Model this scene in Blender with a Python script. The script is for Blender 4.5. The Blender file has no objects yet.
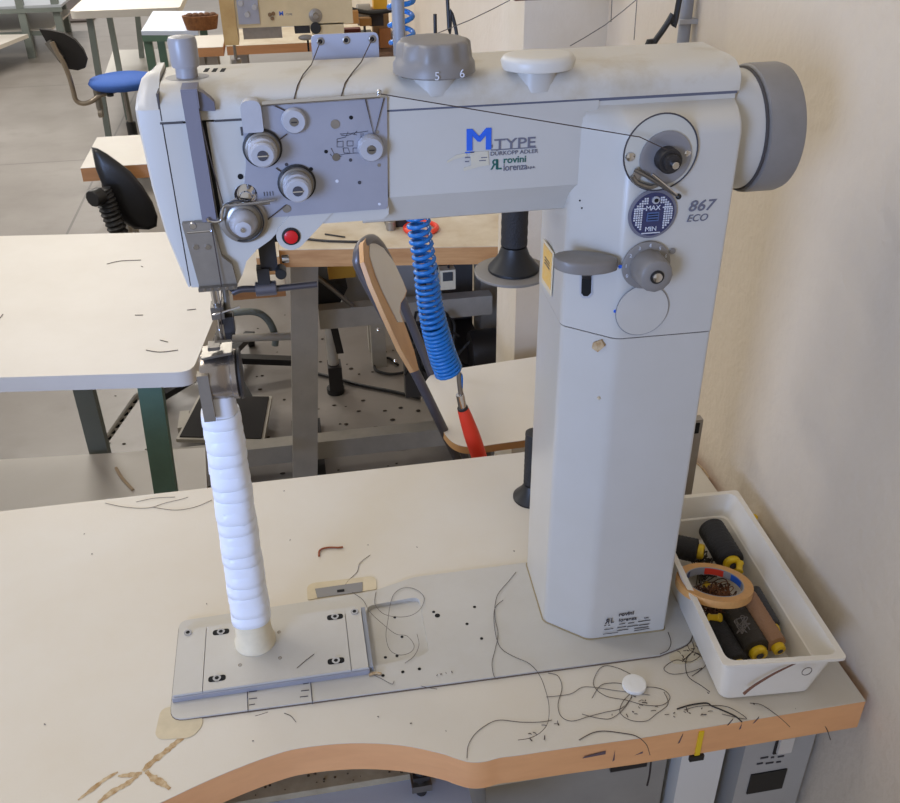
import bpy, bmesh, math, random
from mathutils import Vector, Matrix
random.seed(7)
C = bpy.context.scene.collection
# ------------------------------------------------------------------ camera
FPX, PPX, PPY = 915.0, 450.0, 401.5
CAM = Vector((0, 0, 1.6))
def _d(px, py): return Vector((px-PPX, py-PPY, FPX)).normalized()
_down = _d(469, 1890); _X = _d(6700, -256); _X = (_X-_down*_X.dot(_down)).normalized()
_Z = -_down; _Y = _Z.cross(_X)
W = Matrix((_X, _Y, _Z))                     # world axes in camera axes (x right, y down, z forward)
cam = bpy.data.objects.new('camera', bpy.data.cameras.new('camera')); C.objects.link(cam)
R4 = Matrix((W @ Vector((1,0,0)), W @ Vector((0,-1,0)), W @ Vector((0,0,-1)))).transposed().to_4x4()
cam.matrix_world = Matrix.Translation(CAM) @ R4
cam.data.sensor_fit = 'HORIZONTAL'; cam.data.sensor_width = 36; cam.data.lens = 36*FPX/900
cam.data.clip_start = .05; cam.data.clip_end = 100
bpy.context.scene.camera = cam
# ------------------------------------------------------------------ light
world = bpy.data.worlds.new('world'); bpy.context.scene.world = world; world.use_nodes = True
bg = world.node_tree.nodes['Background']; bg.inputs[0].default_value = (1.0, .97, .94, 1); bg.inputs[1].default_value = .50
def area(name, loc, target, size, power, col):
    l = bpy.data.lights.new(name, 'AREA'); l.shape = 'RECTANGLE'; l.size, l.size_y = size; l.energy = power; l.color = col
    o = bpy.data.objects.new(name, l); C.objects.link(o); o.location = loc
    o.rotation_euler = (Vector(target)-Vector(loc)).to_track_quat('-Z', 'Y').to_euler(); return o
wl = area('window_light', (-1.9, -1.3, 1.6), (-.46, .8, 1.34), (1.3, 1.1), 7.6, (.38, .55, 1.0)); wl.data.spread = math.radians(40)
area('ceiling_lamp_light', (-1.2, 1.6, 3.3), (-.6, 1.4, 0), (1.6, .5), 22, (1.0, .92, .82))
area('ceiling_lamp_light', (-1.6, 6.0, 3.3), (-1.6, 6, 0), (1.6, .5), 90, (1.0, .93, .82))
area('ceiling_lamp_light', (-4.5, 4.0, 3.3), (-4.5, 4, 0), (1.6, .5), 90, (1.0, .96, .9))
area('ceiling_lamp_light', (-1.6, 10.5, 3.3), (-1.6, 10.5, 0), (1.6, .5), 90, (1.0, .95, .9))
vs = bpy.context.scene.view_settings
vs.view_transform = 'Standard'; vs.look = 'None'; vs.exposure = 0.10; vs.gamma = 1; vs.use_curve_mapping = False
# ------------------------------------------------------------------ helpers
def ray(px, py): return W @ _d(px, py)
def pz(px, py, z=.8): r = ray(px, py); return CAM + r*((z-CAM.z)/r.z)
def py_(px, py, y): r = ray(px, py); return CAM + r*((y-CAM.y)/r.y)
def pxw(px, py, x): r = ray(px, py); return CAM + r*((x-CAM.x)/r.x)
def pplane(px, py, p0, n): r = ray(px, py); return CAM + r*((Vector(p0)-CAM).dot(n)/r.dot(n))
def lin(c): 
    c = c/255; return c/12.92 if c <= .04045 else ((c+.055)/1.055)**2.4
MATS = {}
def mat(name, rgb, rough=.5, metal=0, noise=0, scale=8, rgb2=None, bump=0, bscale=None, spec=.5, thr=(.35,.7), emit=0, stretch=None):
    if name in MATS: return MATS[name]
    m = bpy.data.materials.new(name); m.use_nodes = True; nt = m.node_tree; b = nt.nodes['Principled BSDF']
    col = tuple(lin(v) for v in rgb)+(1,)
    b.inputs['Base Color'].default_value = col; b.inputs['Roughness'].default_value = rough; b.inputs['Metallic'].default_value = metal
    b.inputs['Specular IOR Level'].default_value = spec
    if noise or bump:
        geo = nt.nodes.new('ShaderNodeNewGeometry')
        vec = geo.outputs['Position']
        if stretch:
            mp = nt.nodes.new('ShaderNodeMapping'); mp.inputs['Scale'].default_value = stretch; nt.links.new(vec, mp.inputs[0]); vec = mp.outputs[0]
    if noise:
        c2 = tuple(lin(v) for v in (rgb2 or [v*.8 for v in rgb]))+(1,)
        n = nt.nodes.new('ShaderNodeTexNoise'); n.inputs['Scale'].default_value = scale; n.inputs['Detail'].default_value = 7; n.inputs['Roughness'].default_value = .62
        nt.links.new(vec, n.inputs[0])
        r = nt.nodes.new('ShaderNodeMapRange'); r.inputs[1].default_value = thr[0]; r.inputs[2].default_value = thr[1]; r.inputs[3].default_value = 0; r.inputs[4].default_value = noise
        nt.links.new(n.outputs[0], r.inputs[0])
        mx = nt.nodes.new('ShaderNodeMix'); mx.data_type = 'RGBA'; mx.inputs[6].default_value = col; mx.inputs[7].default_value = c2
        nt.links.new(r.outputs[0], mx.inputs[0]); nt.links.new(mx.outputs[2], b.inputs['Base Color'])
    if bump:
        n = nt.nodes.new('ShaderNodeTexNoise'); n.inputs['Scale'].default_value = bscale or 60; n.inputs['Detail'].default_value = 6; nt.links.new(vec, n.inputs[0])
        bp = nt.nodes.new('ShaderNodeBump'); bp.inputs['Strength'].default_value = bump; bp.inputs['Distance'].default_value = .01
        nt.links.new(n.outputs[0], bp.inputs['Height']); nt.links.new(bp.outputs[0], b.inputs['Normal'])
    if emit: b.inputs['Emission Color'].default_value = col; b.inputs['Emission Strength'].default_value = emit
    MATS[name] = m; return m

class G:
    def __init__(s): s.bm = bmesh.new()
    def box(s, a, b, rot=None, piv=None):
        vs_ = [s.bm.verts.new((x,y,z)) for x in (a[0],b[0]) for y in (a[1],b[1]) for z in (a[2],b[2])]
        for f in ((0,1,3,2),(4,6,7,5),(0,4,5,1),(2,3,7,6),(0,2,6,4),(1,5,7,3)): s.bm.faces.new([vs_[i] for i in f])
        if rot is not None:
            M = rot if isinstance(rot, Matrix) else Matrix.Rotation(rot, 3, 'Z')
            p = Vector(piv) if piv is not None else (Vector(a)+Vector(b))/2
            for v in vs_: v.co = M @ (v.co-p) + p
        return s
    def beam(s, p0, p1, w, t):                       # rectangular bar from p0 to p1
        p0, p1 = Vector(p0), Vector(p1); d = (p1-p0); q = d.to_track_quat('Z', 'Y').to_matrix()
        if abs(d.normalized().z) > .8: q = Matrix((Vector((1,0,0)), Vector((0,1,0)), d.normalized())).transposed()
        vs_ = []
        for e in (p0, p1):
            for sx, sy in ((-1,-1),(1,-1),(1,1),(-1,1)): vs_.append(s.bm.verts.new(e + q @ Vector((sx*w/2, sy*t/2, 0))))
        for f in ((0,3,2,1),(4,5,6,7),(0,1,5,4),(1,2,6,5),(2,3,7,6),(3,0,4,7)): s.bm.faces.new([vs_[i] for i in f])
        return s
    def lathe(s, prof, o, axis=(0,0,1), seg=32, close=True, sq=1):
        o = Vector(o); q = Vector(axis).normalized().to_track_quat('Z', 'Y').to_matrix(); rings = []
        for r, h in prof:
            rings.append([s.bm.verts.new(o + q @ Vector((r*math.cos(2*math.pi*i/seg), sq*r*math.sin(2*math.pi*i/seg), h))) for i in range(seg)])
        for a, b in zip(rings, rings[1:]):
            for i in range(seg): s.bm.faces.new((a[i], a[(i+1)%seg], b[(i+1)%seg], b[i]))
        if close: s.bm.faces.new(rings[0][::-1]); s.bm.faces.new(rings[-1])
        return s
    def cyl(s, p0, p1, r0, r1=None, seg=24):
        p0, p1 = Vector(p0), Vector(p1); r1 = r0 if r1 is None else r1; L = (p1-p0).length; c = min(r0, r1, L/2)*.12
        return s.lathe([(r0-c,0),(r0,c),(r1,L-c),(r1-c,L)], p0, p1-p0, seg)
    def tube(s, pts, r, seg=10, smooth=0, closed=False, taper=None):
        pts = [Vector(p) for p in pts]
        if smooth: pts = catmull(pts, smooth)
        n = len(pts); rings = []; up = None
        for i, p in enumerate(pts):
            t = (pts[min(i+1,n-1)]-pts[max(i-1,0)])
            if t.length < 1e-9: t = Vector((1,0,0))
            t.normalize()
            if up is None: up = t.orthogonal().normalized()
            up = (up - t*up.dot(t)); up = up.normalized() if up.length > 1e-6 else t.orthogonal().normalized()
            b = t.cross(up); rr = r if taper is None else taper(i/(n-1))*r
            rings.append([s.bm.verts.new(p + (up*math.cos(2*math.pi*k/seg)+b*math.sin(2*math.pi*k/seg))*rr) for k in range(seg)])
        for a, b in zip(rings, rings[1:]):
            for i in range(seg): s.bm.faces.new((a[i], a[(i+1)%seg], b[(i+1)%seg], b[i]))
        s.bm.faces.new(rings[0][::-1]); s.bm.faces.new(rings[-1]); return s
    def prism(s, poly, lo, hi, ax='z'):              # polygon extruded along ax
        def mk(p, h): return {'z':(p[0],p[1],h), 'y':(p[0],h,p[1]), 'x':(h,p[0],p[1])}[ax]
        a = [s.bm.verts.new(mk(p,lo)) for p in poly]; b = [s.bm.verts.new(mk(p,hi)) for p in poly]; n = len(poly)
        s.bm.faces.new(a[::-1]); s.bm.faces.new(b)
        for i in range(n): s.bm.faces.new((a[i], a[(i+1)%n], b[(i+1)%n], b[i]))
        return s
    def slab(s, pts, off):                           # arbitrary 3D polygon given thickness vector
        a = [s.bm.verts.new(Vector(p)) for p in pts]; b = [s.bm.verts.new(Vector(p)+Vector(off)) for p in pts]; n = len(pts)
        s.bm.faces.new(a[::-1]); s.bm.faces.new(b)
        for i in range(n): s.bm.faces.new((a[i], a[(i+1)%n], b[(i+1)%n], b[i]))
        return s
    def rings(s, rs, cap=True):
        R = [[s.bm.verts.new(Vector(p)) for p in r] for r in rs]; n = len(R[0])
        for a, b in zip(R, R[1:]):
            for i in range(n): s.bm.faces.new((a[i], a[(i+1)%n], b[(i+1)%n], b[i]))
        if cap: s.bm.faces.new(R[0][::-1]); s.bm.faces.new(R[-1])
        return s
    def ball(s, c, r, sc=(1,1,1), u=20, v=12):
        bmesh.ops.create_uvsphere(s.bm, u_segments=u, v_segments=v, radius=r, matrix=Matrix.Translation(c) @ Matrix.Diagonal((*sc,1))); return s
    def torus(s, c, R, r, axis=(0,0,1), seg=32, a0=0, a1=2*math.pi):
        q = Vector(axis).normalized().to_track_quat('Z','Y').to_matrix()
        return s.tube([Vector(c)+q@Vector((R*math.cos(a0+(a1-a0)*i/seg), R*math.sin(a0+(a1-a0)*i/seg), 0)) for i in range(seg+1)], r, 8)
    def bevel(s, w, seg=2, ang=30, zmin=None, zmax=None):
        es = [e for e in s.bm.edges if len(e.link_faces) == 2 and e.calc_face_angle(0) > math.radians(ang)]
        if zmin is not None: es = [e for e in es if all(v.co.z >= zmin for v in e.verts)]
        if zmax is not None: es = [e for e in es if all(v.co.z <= zmax for v in e.verts)]
        bmesh.ops.bevel(s.bm, geom=es, offset=w, segments=seg, profile=.6, affect='EDGES', clamp_overlap=True); return s
    def make(s, name, m, parent=None, sharp=38):
        bm = s.bm; bmesh.ops.recalc_face_normals(bm, faces=bm.faces)
        for f in bm.faces: f.smooth = True
        for e in bm.edges:
            if len(e.link_faces) == 2 and e.calc_face_angle(0) > math.radians(sharp): e.smooth = False
        vs_ = [v.co for v in bm.verts]
        lo = Vector([min(v[i] for v in vs_) for i in range(3)]); hi = Vector([max(v[i] for v in vs_) for i in range(3)])
        org = Vector(((lo.x+hi.x)/2, (lo.y+hi.y)/2, lo.z))
        for v in bm.verts: v.co -= org
        me = bpy.data.meshes.new(name); bm.to_mesh(me); bm.free(); me.materials.append(m)
        o = bpy.data.objects.new(name, me); C.objects.link(o)
        if parent is not None: o.parent = parent; o.location = org - wloc(parent)
        else: o.location = org
        o['_w'] = list(org); return o
def wloc(o):
    return Vector(o['_w']) if '_w' in o else Vector(o.location)
def catmull(P, k):
    out = []; n = len(P)
    for i in range(n-1):
        p0, p1, p2, p3 = P[max(i-1,0)], P[i], P[i+1], P[min(i+2,n-1)]
        for j in range(k):
            t = j/k; out.append(.5*((2*p1)+(p2-p0)*t+(2*p0-5*p1+4*p2-p3)*t*t+(3*p1-p0-3*p2+p3)*t**3))
    return out+[P[-1]]
def thing(name, label, cat, loc, group=None):
    o = bpy.data.objects.new(name, None); C.objects.link(o); o.location = loc; o.empty_display_size = .05
    o['label'] = label; o['category'] = cat; o['_w'] = list(loc)
    if group: o['group'] = group
    return o
def tag(o, label, cat, group=None, kind=None):
    o['label'] = label; o['category'] = cat
    if group: o['group'] = group
    if kind: o['kind'] = kind
    return o
def struct(o): o['kind'] = 'structure'; return o
def cut(o, cutter_g, keep=False):                    # boolean difference, baked
    c = cutter_g.make('cutter', M_white)
    md = o.modifiers.new('b', 'BOOLEAN'); md.operation = 'DIFFERENCE'; md.object = c; md.solver = 'EXACT'
    bpy.context.view_layer.update()
    me = bpy.data.meshes.new_from_object(o.evaluated_get(bpy.context.evaluated_depsgraph_get()))
    o.modifiers.clear(); o.data = me; bpy.data.objects.remove(c)
    bm = bmesh.new(); bm.from_mesh(me)
    for e in bm.edges: e.smooth = not (len(e.link_faces) != 2 or e.calc_face_angle(0) > math.radians(30))
    for f in bm.faces: f.smooth = True
    bm.to_mesh(me); bm.free()
def text(s, size, origin, m, parent, name, shear=0, sx=1, mirror=False, bold=0, facing='front', ext=.0003, spacing=1):
    cu = bpy.data.curves.new('t', 'FONT'); cu.body = s; cu.size = size; cu.shear = shear; cu.extrude = ext; cu.offset = bold; cu.space_character = spacing
    o = bpy.data.objects.new('t', cu); C.objects.link(o); bpy.context.view_layer.update()
    me = bpy.data.meshes.new_from_object(o.evaluated_get(bpy.context.evaluated_depsgraph_get())); bpy.data.objects.remove(o)
    O = Vector(origin); wmax = max((v.co.x for v in me.vertices), default=0)
    for v in me.vertices:
        x = (wmax - v.co.x if mirror else v.co.x)*sx
        if facing == 'front': v.co = O + Vector((x, -v.co.z, v.co.y))
        elif facing == 'top': v.co = O + Vector((x, v.co.y, v.co.z))
    g = G(); g.bm.from_mesh(me); return g.make(name, m, parent)
def disc(g, c, r, axis=(0,-1,0), t=.0006, seg=20): return g.cyl(Vector(c), Vector(c)+Vector(axis).normalized()*t, r, seg=seg)

# ------------------------------------------------------------------ materials
M_white = mat('white_laminate', (208,203,194), .45, noise=.35, scale=5, rgb2=(190,182,168))
M_table = mat('table_laminate', (206,200,188), .42, noise=.5, scale=3.5, rgb2=(194,181,158), bump=.02, bscale=300)
M_edge = mat('edge_band', (228,170,116), .5, noise=.5, scale=14, rgb2=(206,146,98), stretch=(1,1,4))
M_paint = mat('machine_paint', (190,187,180), .3, noise=.25, scale=16, rgb2=(178,173,160))
M_cover = mat('top_cover_paint', (196,191,180), .36, noise=.7, scale=22, rgb2=(172,156,124), thr=(.5,.75))
M_grey = mat('grey_plastic', (132,128,124), .42, noise=.4, scale=30, rgb2=(112,108,102))
M_lgrey = mat('light_grey_plastic', (176,176,180), .32, noise=.3, scale=40)
M_plate = mat('brushed_plate', (164,166,178), .36, .4, noise=.2, scale=30)
M_bed = mat('bedplate_paint', (188,185,178), .42, noise=.4, scale=12, rgb2=(172,166,154), bump=.03, bscale=400)
M_steel = mat('steel', (140,136,130), .3, .85, noise=.3, scale=40)
M_bsteel = mat('blued_bracket_steel', (150,142,130), .36, .55, noise=.4, scale=60)
M_chrome = mat('chrome', (205,205,208), .12, 1)
M_dark = mat('dark_metal', (52,50,50), .45, .4)
M_black = mat('black_plastic', (24,24,25), .45)
M_hole = mat('hole_black', (10,10,10), .9)
M_ink = mat('ink_dark', (62,60,66), .6)
M_inkgrey = mat('ink_grey', (104,104,116), .6)
M_inkblue = mat('ink_blue', (38,96,205), .5)
M_inkgreen = mat('ink_green', (28,92,84), .5)
M_whiteink = mat('ink_white', (205,208,215), .5)
M_tape = mat('white_tape', (226,229,236), .4, bump=.05, bscale=120)
M_cream = mat('cream_plastic', (222,210,182), .45, noise=.3, scale=60)
M_gasket = mat('gasket', (70,66,66), .7)
M_wall = mat('plaster_wall', (214,202,184), .85, noise=.5, scale=2.2, rgb2=(196,182,160), bump=.22, bscale=70)
M_pillar = mat('plaster_pillar', (214,202,182), .85, noise=.5, scale=3, rgb2=(192,178,154), bump=.2, bscale=40)
M_thread = mat('thread_brown', (70,58,50), .8)
M_thread2 = mat('thread_grey', (104,98,92), .8)
M_tan = mat('pad_tan', (204,190,160), .7, noise=.4, scale=40)
M_green = mat("green_steel", (88,116,100), .45, noise=.4, scale=20)
M_ggrey = mat('grey_green_steel', (116,124,120), .5, noise=.3, scale=10)
M_frame = mat('grey_frame', (178,172,160), .5, noise=.4, scale=18)
M_wood = mat('plywood_edge', (196,150,98), .5, noise=.7, scale=9, rgb2=(160,108,62), stretch=(1,1,8))
M_woodb = mat('bench_edge', (200,146,98), .55, noise=.5, scale=9, rgb2=(168,114,74), stretch=(1,1,6))
M_spool = mat('black_thread', (30,29,30), .65, bump=.3, bscale=500)
M_spoolbr = mat('tan_thread', (158,120,90), .7, bump=.3, bscale=500)
M_spoolgr = mat('dark_olive_thread', (52,46,38), .7, bump=.3, bscale=500)
M_yellow = mat('yellow_plastic', (222,186,30), .4)
M_crate = mat('crate_plastic', (226,220,208), .4, noise=.3, scale=14, rgb2=(205,194,172))
M_blue = mat('blue_hose', (24,112,190), .25)
M_red = mat('red_plastic', (222,62,40), .4)
M_rubber = mat('rubber_mat', (34,31,30), .8, noise=.3, scale=40)
M_fabric = mat('blue_fabric', (56,96,176), .85, bump=.2, bscale=400)
M_ctrl = mat('control_grey', (172,170,166), .5, noise=.3, scale=10)
M_pan = mat('pan_paint', (176,182,198), .45)
M_dust = mat('dusty_rail', (176,164,138), .8, noise=.7, scale=30, rgb2=(140,126,100))
M_machbeige = mat('beige_machine_paint', (206,188,150), .4, noise=.4, scale=8)
M_conduit = mat('conduit_grey', (140,142,148), .45)
# concrete floor with joints
def floor_mat():
    m = mat('concrete', (146,141,136), .28, noise=.8, scale=1.3, rgb2=(112,105,98), bump=.03, bscale=30, thr=(.3,.75))
    nt = m.node_tree; b = nt.nodes['Principled BSDF']; src = b.inputs['Base Color'].links[0].from_socket
    geo = nt.nodes.new('ShaderNodeNewGeometry'); sp = nt.nodes.new('ShaderNodeSeparateXYZ'); nt.links.new(geo.outputs[0], sp.inputs[0])
    prev = src
    for ax, per, off in ((0, 2.4, 1.1), (1, 2.1, .62)):
        a = nt.nodes.new('ShaderNodeMath'); a.operation = 'ADD'; a.inputs[1].default_value = off+per*20; nt.links.new(sp.outputs[ax], a.inputs[0])
        d = nt.nodes.new('ShaderNodeMath'); d.operation = 'MODULO'; d.inputs[1].default_value = per; nt.links.new(a.outputs[0], d.inputs[0])
        l = nt.nodes.new('ShaderNodeMath'); l.operation = 'LESS_THAN'; l.inputs[1].default_value = .012; nt.links.new(d.outputs[0], l.inputs[0])
        mx = nt.nodes.new('ShaderNodeMix'); mx.data_type = 'RGBA'; mx.inputs[7].default_value = (.12,.11,.1,1)
        nt.links.new(l.outputs[0], mx.inputs[0]); nt.links.new(prev, mx.inputs[6]); prev = mx.outputs[2]
    # dark scuffs
    n = nt.nodes.new('ShaderNodeTexNoise'); n.inputs['Scale'].default_value = 7; n.inputs['Detail'].default_value = 9; nt.links.new(geo.outputs[0], n.inputs[0])
    r = nt.nodes.new('ShaderNodeMapRange'); r.inputs[1].default_value = .52; r.inputs[2].default_value = .70; r.inputs[4].default_value = .6; nt.links.new(n.outputs[0], r.inputs[0])
    mx = nt.nodes.new('ShaderNodeMix'); mx.data_type = 'RGBA'; mx.inputs[7].default_value = (.2,.18,.16,1); nt.links.new(r.outputs[0], mx.inputs[0]); nt.links.new(prev, mx.inputs[6])
    nt.links.new(mx.outputs[2], b.inputs['Base Color']); return m
M_floor = floor_mat()

# ------------------------------------------------------------------ setting
struct(G().box((-9,-3,-.1),(.565,16,0)).make('floor', M_floor))
struct(G().box((.565,-3,-.1),(.72,16,3.4)).make('wall_right', M_wall))
struct(G().box((.416,1.617,0),(.566,1.783,3.4)).bevel(.006,2).make('trim_1', M_pillar))
BASEX = .5649
# conduit on the wall and its clip
cd = thing('wall_conduit', 'thin grey vertical conduit pipe fixed to the cream wall above the handwheel', 'pipe', (.551, 1.25, .9))
G().cyl((.551,1.26,.9),(.551,1.26,3.2),.0085).make('pipe', M_conduit, cd)
c = G().box((.539,1.250,1.382),(.5648,1.270,1.388)).bevel(.0015).make('pipe_clip', M_lgrey, cd)

# ------------------------------------------------------------------ main table
def rounded(poly, r, n=5):
    out = []; m = len(poly)
    for i, p in enumerate(poly):
        rr = r[i] if isinstance(r, (list, tuple)) else r
        p = Vector(p); a = Vector(poly[i-1])-p; b = Vector(poly[(i+1)%m])-p
        if rr <= 0: out.append(tuple(p)); continue
        k = min(rr, a.length*.45, b.length*.45); A_ = p+a.normalized()*k; B_ = p+b.normalized()*k
        for j in range(n+1):
            t = j/n; q = A_*(1-t)**2+p*2*t*(1-t)+B_*t*t; out.append((q.x,q.y))
    return out
outline = [(-1.25,1.115),(.554,1.115),(.554,.5855)]
curve = [pz(x,y) for x,y in ((640,738),(560,749),(520,755),(500,757.5),(485,761.5),(470,762),(455,758),(440,753),(400,745),(350,743),(300,748),(270,756),(235,769),(200,784),(160,803))]
cv = [(p.x,p.y) for p in catmull([Vector((p.x,p.y,0)) for p in curve], 4)]
outline += cv + [(-.25,.545),(-.32,.46),(-.37,.36),(-.40,.25),(-1.25,.25)]
table = thing('sewing_table', 'white sewing machine table with orange-brown edge band and curved front cutout', 'table', (0,.85,0))
top = G().prism(outline, .7575, .7992).make('edge_band', M_edge, table)
lam = G().prism(outline, .7993, .8).make('tabletop', M_table, table)
top['label'] = 'orange-brown edge band'
bedpoly = rounded([(-.187,.697),(.358,.687),(.41,.700),(.41,.868),(.10,.868),(.045,.852),(-.187,.845)], [.016,0,.03,.01,.01,.01,.01])
for o in (top, lam): cut(o, G().prism(bedpoly, .790, .81))
slotp = rounded([(-.034,.8545),(.052,.8575),(.054,.882),(-.034,.884)], [.002,.002,.012,.012])
# legs & frame under the table
for x in (-1.1, .33):
    G().beam((x,.85,.03),(x,.85,.757),.06,.03).make('leg', M_frame, table)
    G().box((x-.03,.55,0),(x+.03,1.1,.03)).bevel(.004).make('foot', M_frame, table)
G().box((-1.07,.86,.30),(.30,.89,.35)).make('stretcher', M_frame, table)
G().box((.13,.612,.722),(.415,.640,.7572)).bevel(.003).make('front_rail', M_dust, table)
# stains baked as shapes in flat glue smear meshes
def smear(name, pts, w, m, parent, z=.8003):
    g = G(); P = catmull([pz(x,y,z) for x,y in pts], 5)
    n = len(P); L = []; Rr = []
    for i, p in enumerate(P):
        t = (P[min(i+1,n-1)]-P[max(i-1,0)]).normalized(); s_ = Vector((-t.y,t.x,0)); ww = w*(.35+.65*math.sin(math.pi*(i+.3)/n))*random.uniform(.6,1.3)
        L.append(g.bm.verts.new(p+s_*ww)); Rr.append(g.bm.verts.new(p-s_*ww))
    for i in range(n-1): g.bm.faces.new((L[i],L[i+1],Rr[i+1],Rr[i]))
    return g.make(name, m, parent)
M_stain = mat('brown_stain', (152,116,66), .7, noise=.9, scale=120, rgb2=(205,188,156))
smear('stain', [(192,732),(178,741),(165,752),(152,762),(143,771)], .0042, M_stain, table)
smear('stain', [(146,771),(152,777),(162,783),(170,789)], .004, M_stain, table)
smear('stain', [(118,776),(130,775),(142,773)], .0028, M_stain, table)
smear('stain', [(140,773),(128,783),(112,792),(98,803)], .0034, M_stain, table)
smear('stain', [(118,772),(104,780),(90,791),(78,800)], .0024, M_stain, table)
pad = [(p.x,p.y) for p in (pz(161,709),pz(178,706),pz(203,718),pz(202,727),pz(192,738),pz(160,740),pz(155,735))]
G().prism(rounded(pad, .008), .796, .8008).make('corner_pad', M_tan, table)
pad2 = [(p.x,p.y) for p in (pz(668,656),pz(700,640),pz(715,640),pz(712,655),pz(690,664),pz(672,664))]
G().prism(rounded(pad2, .01), .796, .8006).make('corner_pad', M_tan, table)
G().prism(slotp, .7965, .8010).make('slot_frame', M_tan, table)
G().prism([(-.022,.8555),(.034,.8560),(.036,.873),(-.024,.872)],.8011,.8016).make('slot_cover', mat('slot_grey',(128,126,124),.6), table)
G().box((.003,.860,.8017),(.012,.864,.8022)).make('slot_screw', M_hole, table)
# under-table gear seen through the cutout
pan = thing('oil_pan', 'blue-grey oil pan and dusty ledge hanging under the table cutout', 'pan', (0,.66,.66))
G().box((-.33,.50,.685),(.125,.700,.697)).bevel(.002).make('tray', M_pan, pan)
G().box((-.33,.655,.6972),(.125,.700,.7070)).bevel(.002).make('ledge', M_dust, pan)
G().box((-.33,.696,.68),(.125,.705,.757)).make('back_panel', M_dust, pan)
lv = thing('pedal_linkage', 'small dark bolt and lever hanging below the table cutout', 'linkage', (.068,.63,.66))
G().cyl((.072,.635,.700),(.072,.635,.738),.006).make('bolt', M_dark, lv)
G().box((.061,.626,.712),(.083,.644,.722)).bevel(.002).make('nut', M_steel, lv)
G().box((.063,.628,.728),(.081,.642,.734)).bevel(.002).make('nut', M_dark, lv)
G().tube([(.072,.635,.700),(.073,.634,.6975)],.004).make('rod', M_steel, lv)
# control boxes under right of the table
cb = thing('control_box', 'grey motor control box under the right end of the table', 'control box', (.5,.75,.3))
G().box((.462,.64,.36),(.552,.95,.748)).bevel(.005).make('housing', M_ctrl, cb)
bx = thing('junction_box', 'white junction box hanging under the table beside the grey control box', 'box', (.42,.75,.45))
G().box((.385,.645,.40),(.440,.80,.750)).bevel(.004).make('housing', mat('white_box',(216,214,208),.5), bx)
dr = thing('machine_drive_unit', 'grey-beige drive housing under the front rail of the table', 'motor unit', (.25,.74,.4))
G().box((.15,.655,.42),(.372,.86,.742)).bevel(.008,3).make('housing', mat('drive_grey',(150,146,138),.55,noise=.4,scale=12), dr)
G().box((.30,.651,.655),(.345,.656,.68)).bevel(.002).make('vent', M_dark, dr)
# fittings on the control box front face
yF = .6395
q = G().box((.5,yF-.001,.655),(.524,yF+.001,.690)).bevel(.004,3); q.make('switch_frame', M_black, cb)
G().box((.503,yF-.005,.659),(.521,yF-.001,.686)).bevel(.0015).make('rocker_switch', M_white, cb)
G().box((.478,yF-.0015,.585),(.525,yF+.001,.622)).make('display', M_black, cb)
for i in range(2):
    for k in range(6):
        if (i,k) != (0,5): pass
g = G()
for k,(x,z,l) in enumerate(((.485,.650,.010),(.499,.648,.004),(.508,.647,.008),(.482,.640,.008),(.494,.638,.010),(.508,.637,.006))): g.box((x,yF-.0008,z),(x+l,yF,z+.0022))
g.make('printed_marks', M_ink, cb)
G().torus((.545-.03,yF-.003,.742),.006,.0012,(0,1,0),16,.5,5.2).make('hook', M_black, cb)
yel = thing('yellow_strap', 'yellow plastic strap hanging over the table edge above the white box', 'strap', (.425,.59,.75))
p = py_(699,728,.5905)
G().box((p.x-.0028,.5835,p.z-.036),(p.x+.0028,.5852,p.z+.002)).make('strap_band', M_yellow, yel)
G().box((p.x-.008,.5825,p.z-.044),(p.x+.008,.5862,p.z-.0365)).bevel(.001).make('buckle', M_black, yel)

# ------------------------------------------------------------------ sewing machine
sm = thing('post_bed_sewing_machine', 'large light grey post-bed sewing machine with tall column standing on the table', 'sewing machine', (.1,.8,.8))
bed = G().prism(bedpoly, .7902, .803).make('bedplate', M_bed, sm)
bedgap = G()
pk = rounded([(.034,.730),(.100,.738),(.102,.832),(.036,.828)], .01)
cut(bed, G().prism(pk, .7975, .81))
# thin dark joint round the bedplate
jr = [Vector((x,y,.8002)) for x,y in bedpoly]; G().tube(jr+[jr[0]], .0011, 6).make('joint', mat('joint_brown',(96,82,70),.8), bed)
for (x,y) in ((437.4,615.6),(433.6,612),(474.5,607),(467,624),(481.6,638.6),(419.4,669),(402.8,672),(383,675.6)):
    p = pz(x,y,.803); r_ = .0032 if x == 437.4 else .0019
    disc(G(), (p.x,p.y,.8030), r_, (0,0,1), .0004).make('screw_hole', M_hole, bed)
for (x,y) in ((392.6,600.5),(394.8,617.5),(402,637),(397,656),(385.4,657.5)):
    p = pz(x,y,.7975); disc(G(), (p.x,p.y,.7976), .0018, (0,0,1), .0004).make('screw_hole', M_hole, bed)
g = G()
for pts in (((247,684),(248,712)),((310,676),(312.5,704))):
    g.tube([pz(*pts[0],.8033), pz(*pts[1],.8033)], .0005, 5)
for (x0,y0,l) in ((249,692,8),(249,699,8),(249,705,6),(301,691,8),(300,697,8),(303,684,6)):
    g.tube([pz(x0,y0,.8033), pz(x0+l,y0-1,.8033)], .0005, 5)
g.make('engraved_scale', M_ink, bed)
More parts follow.
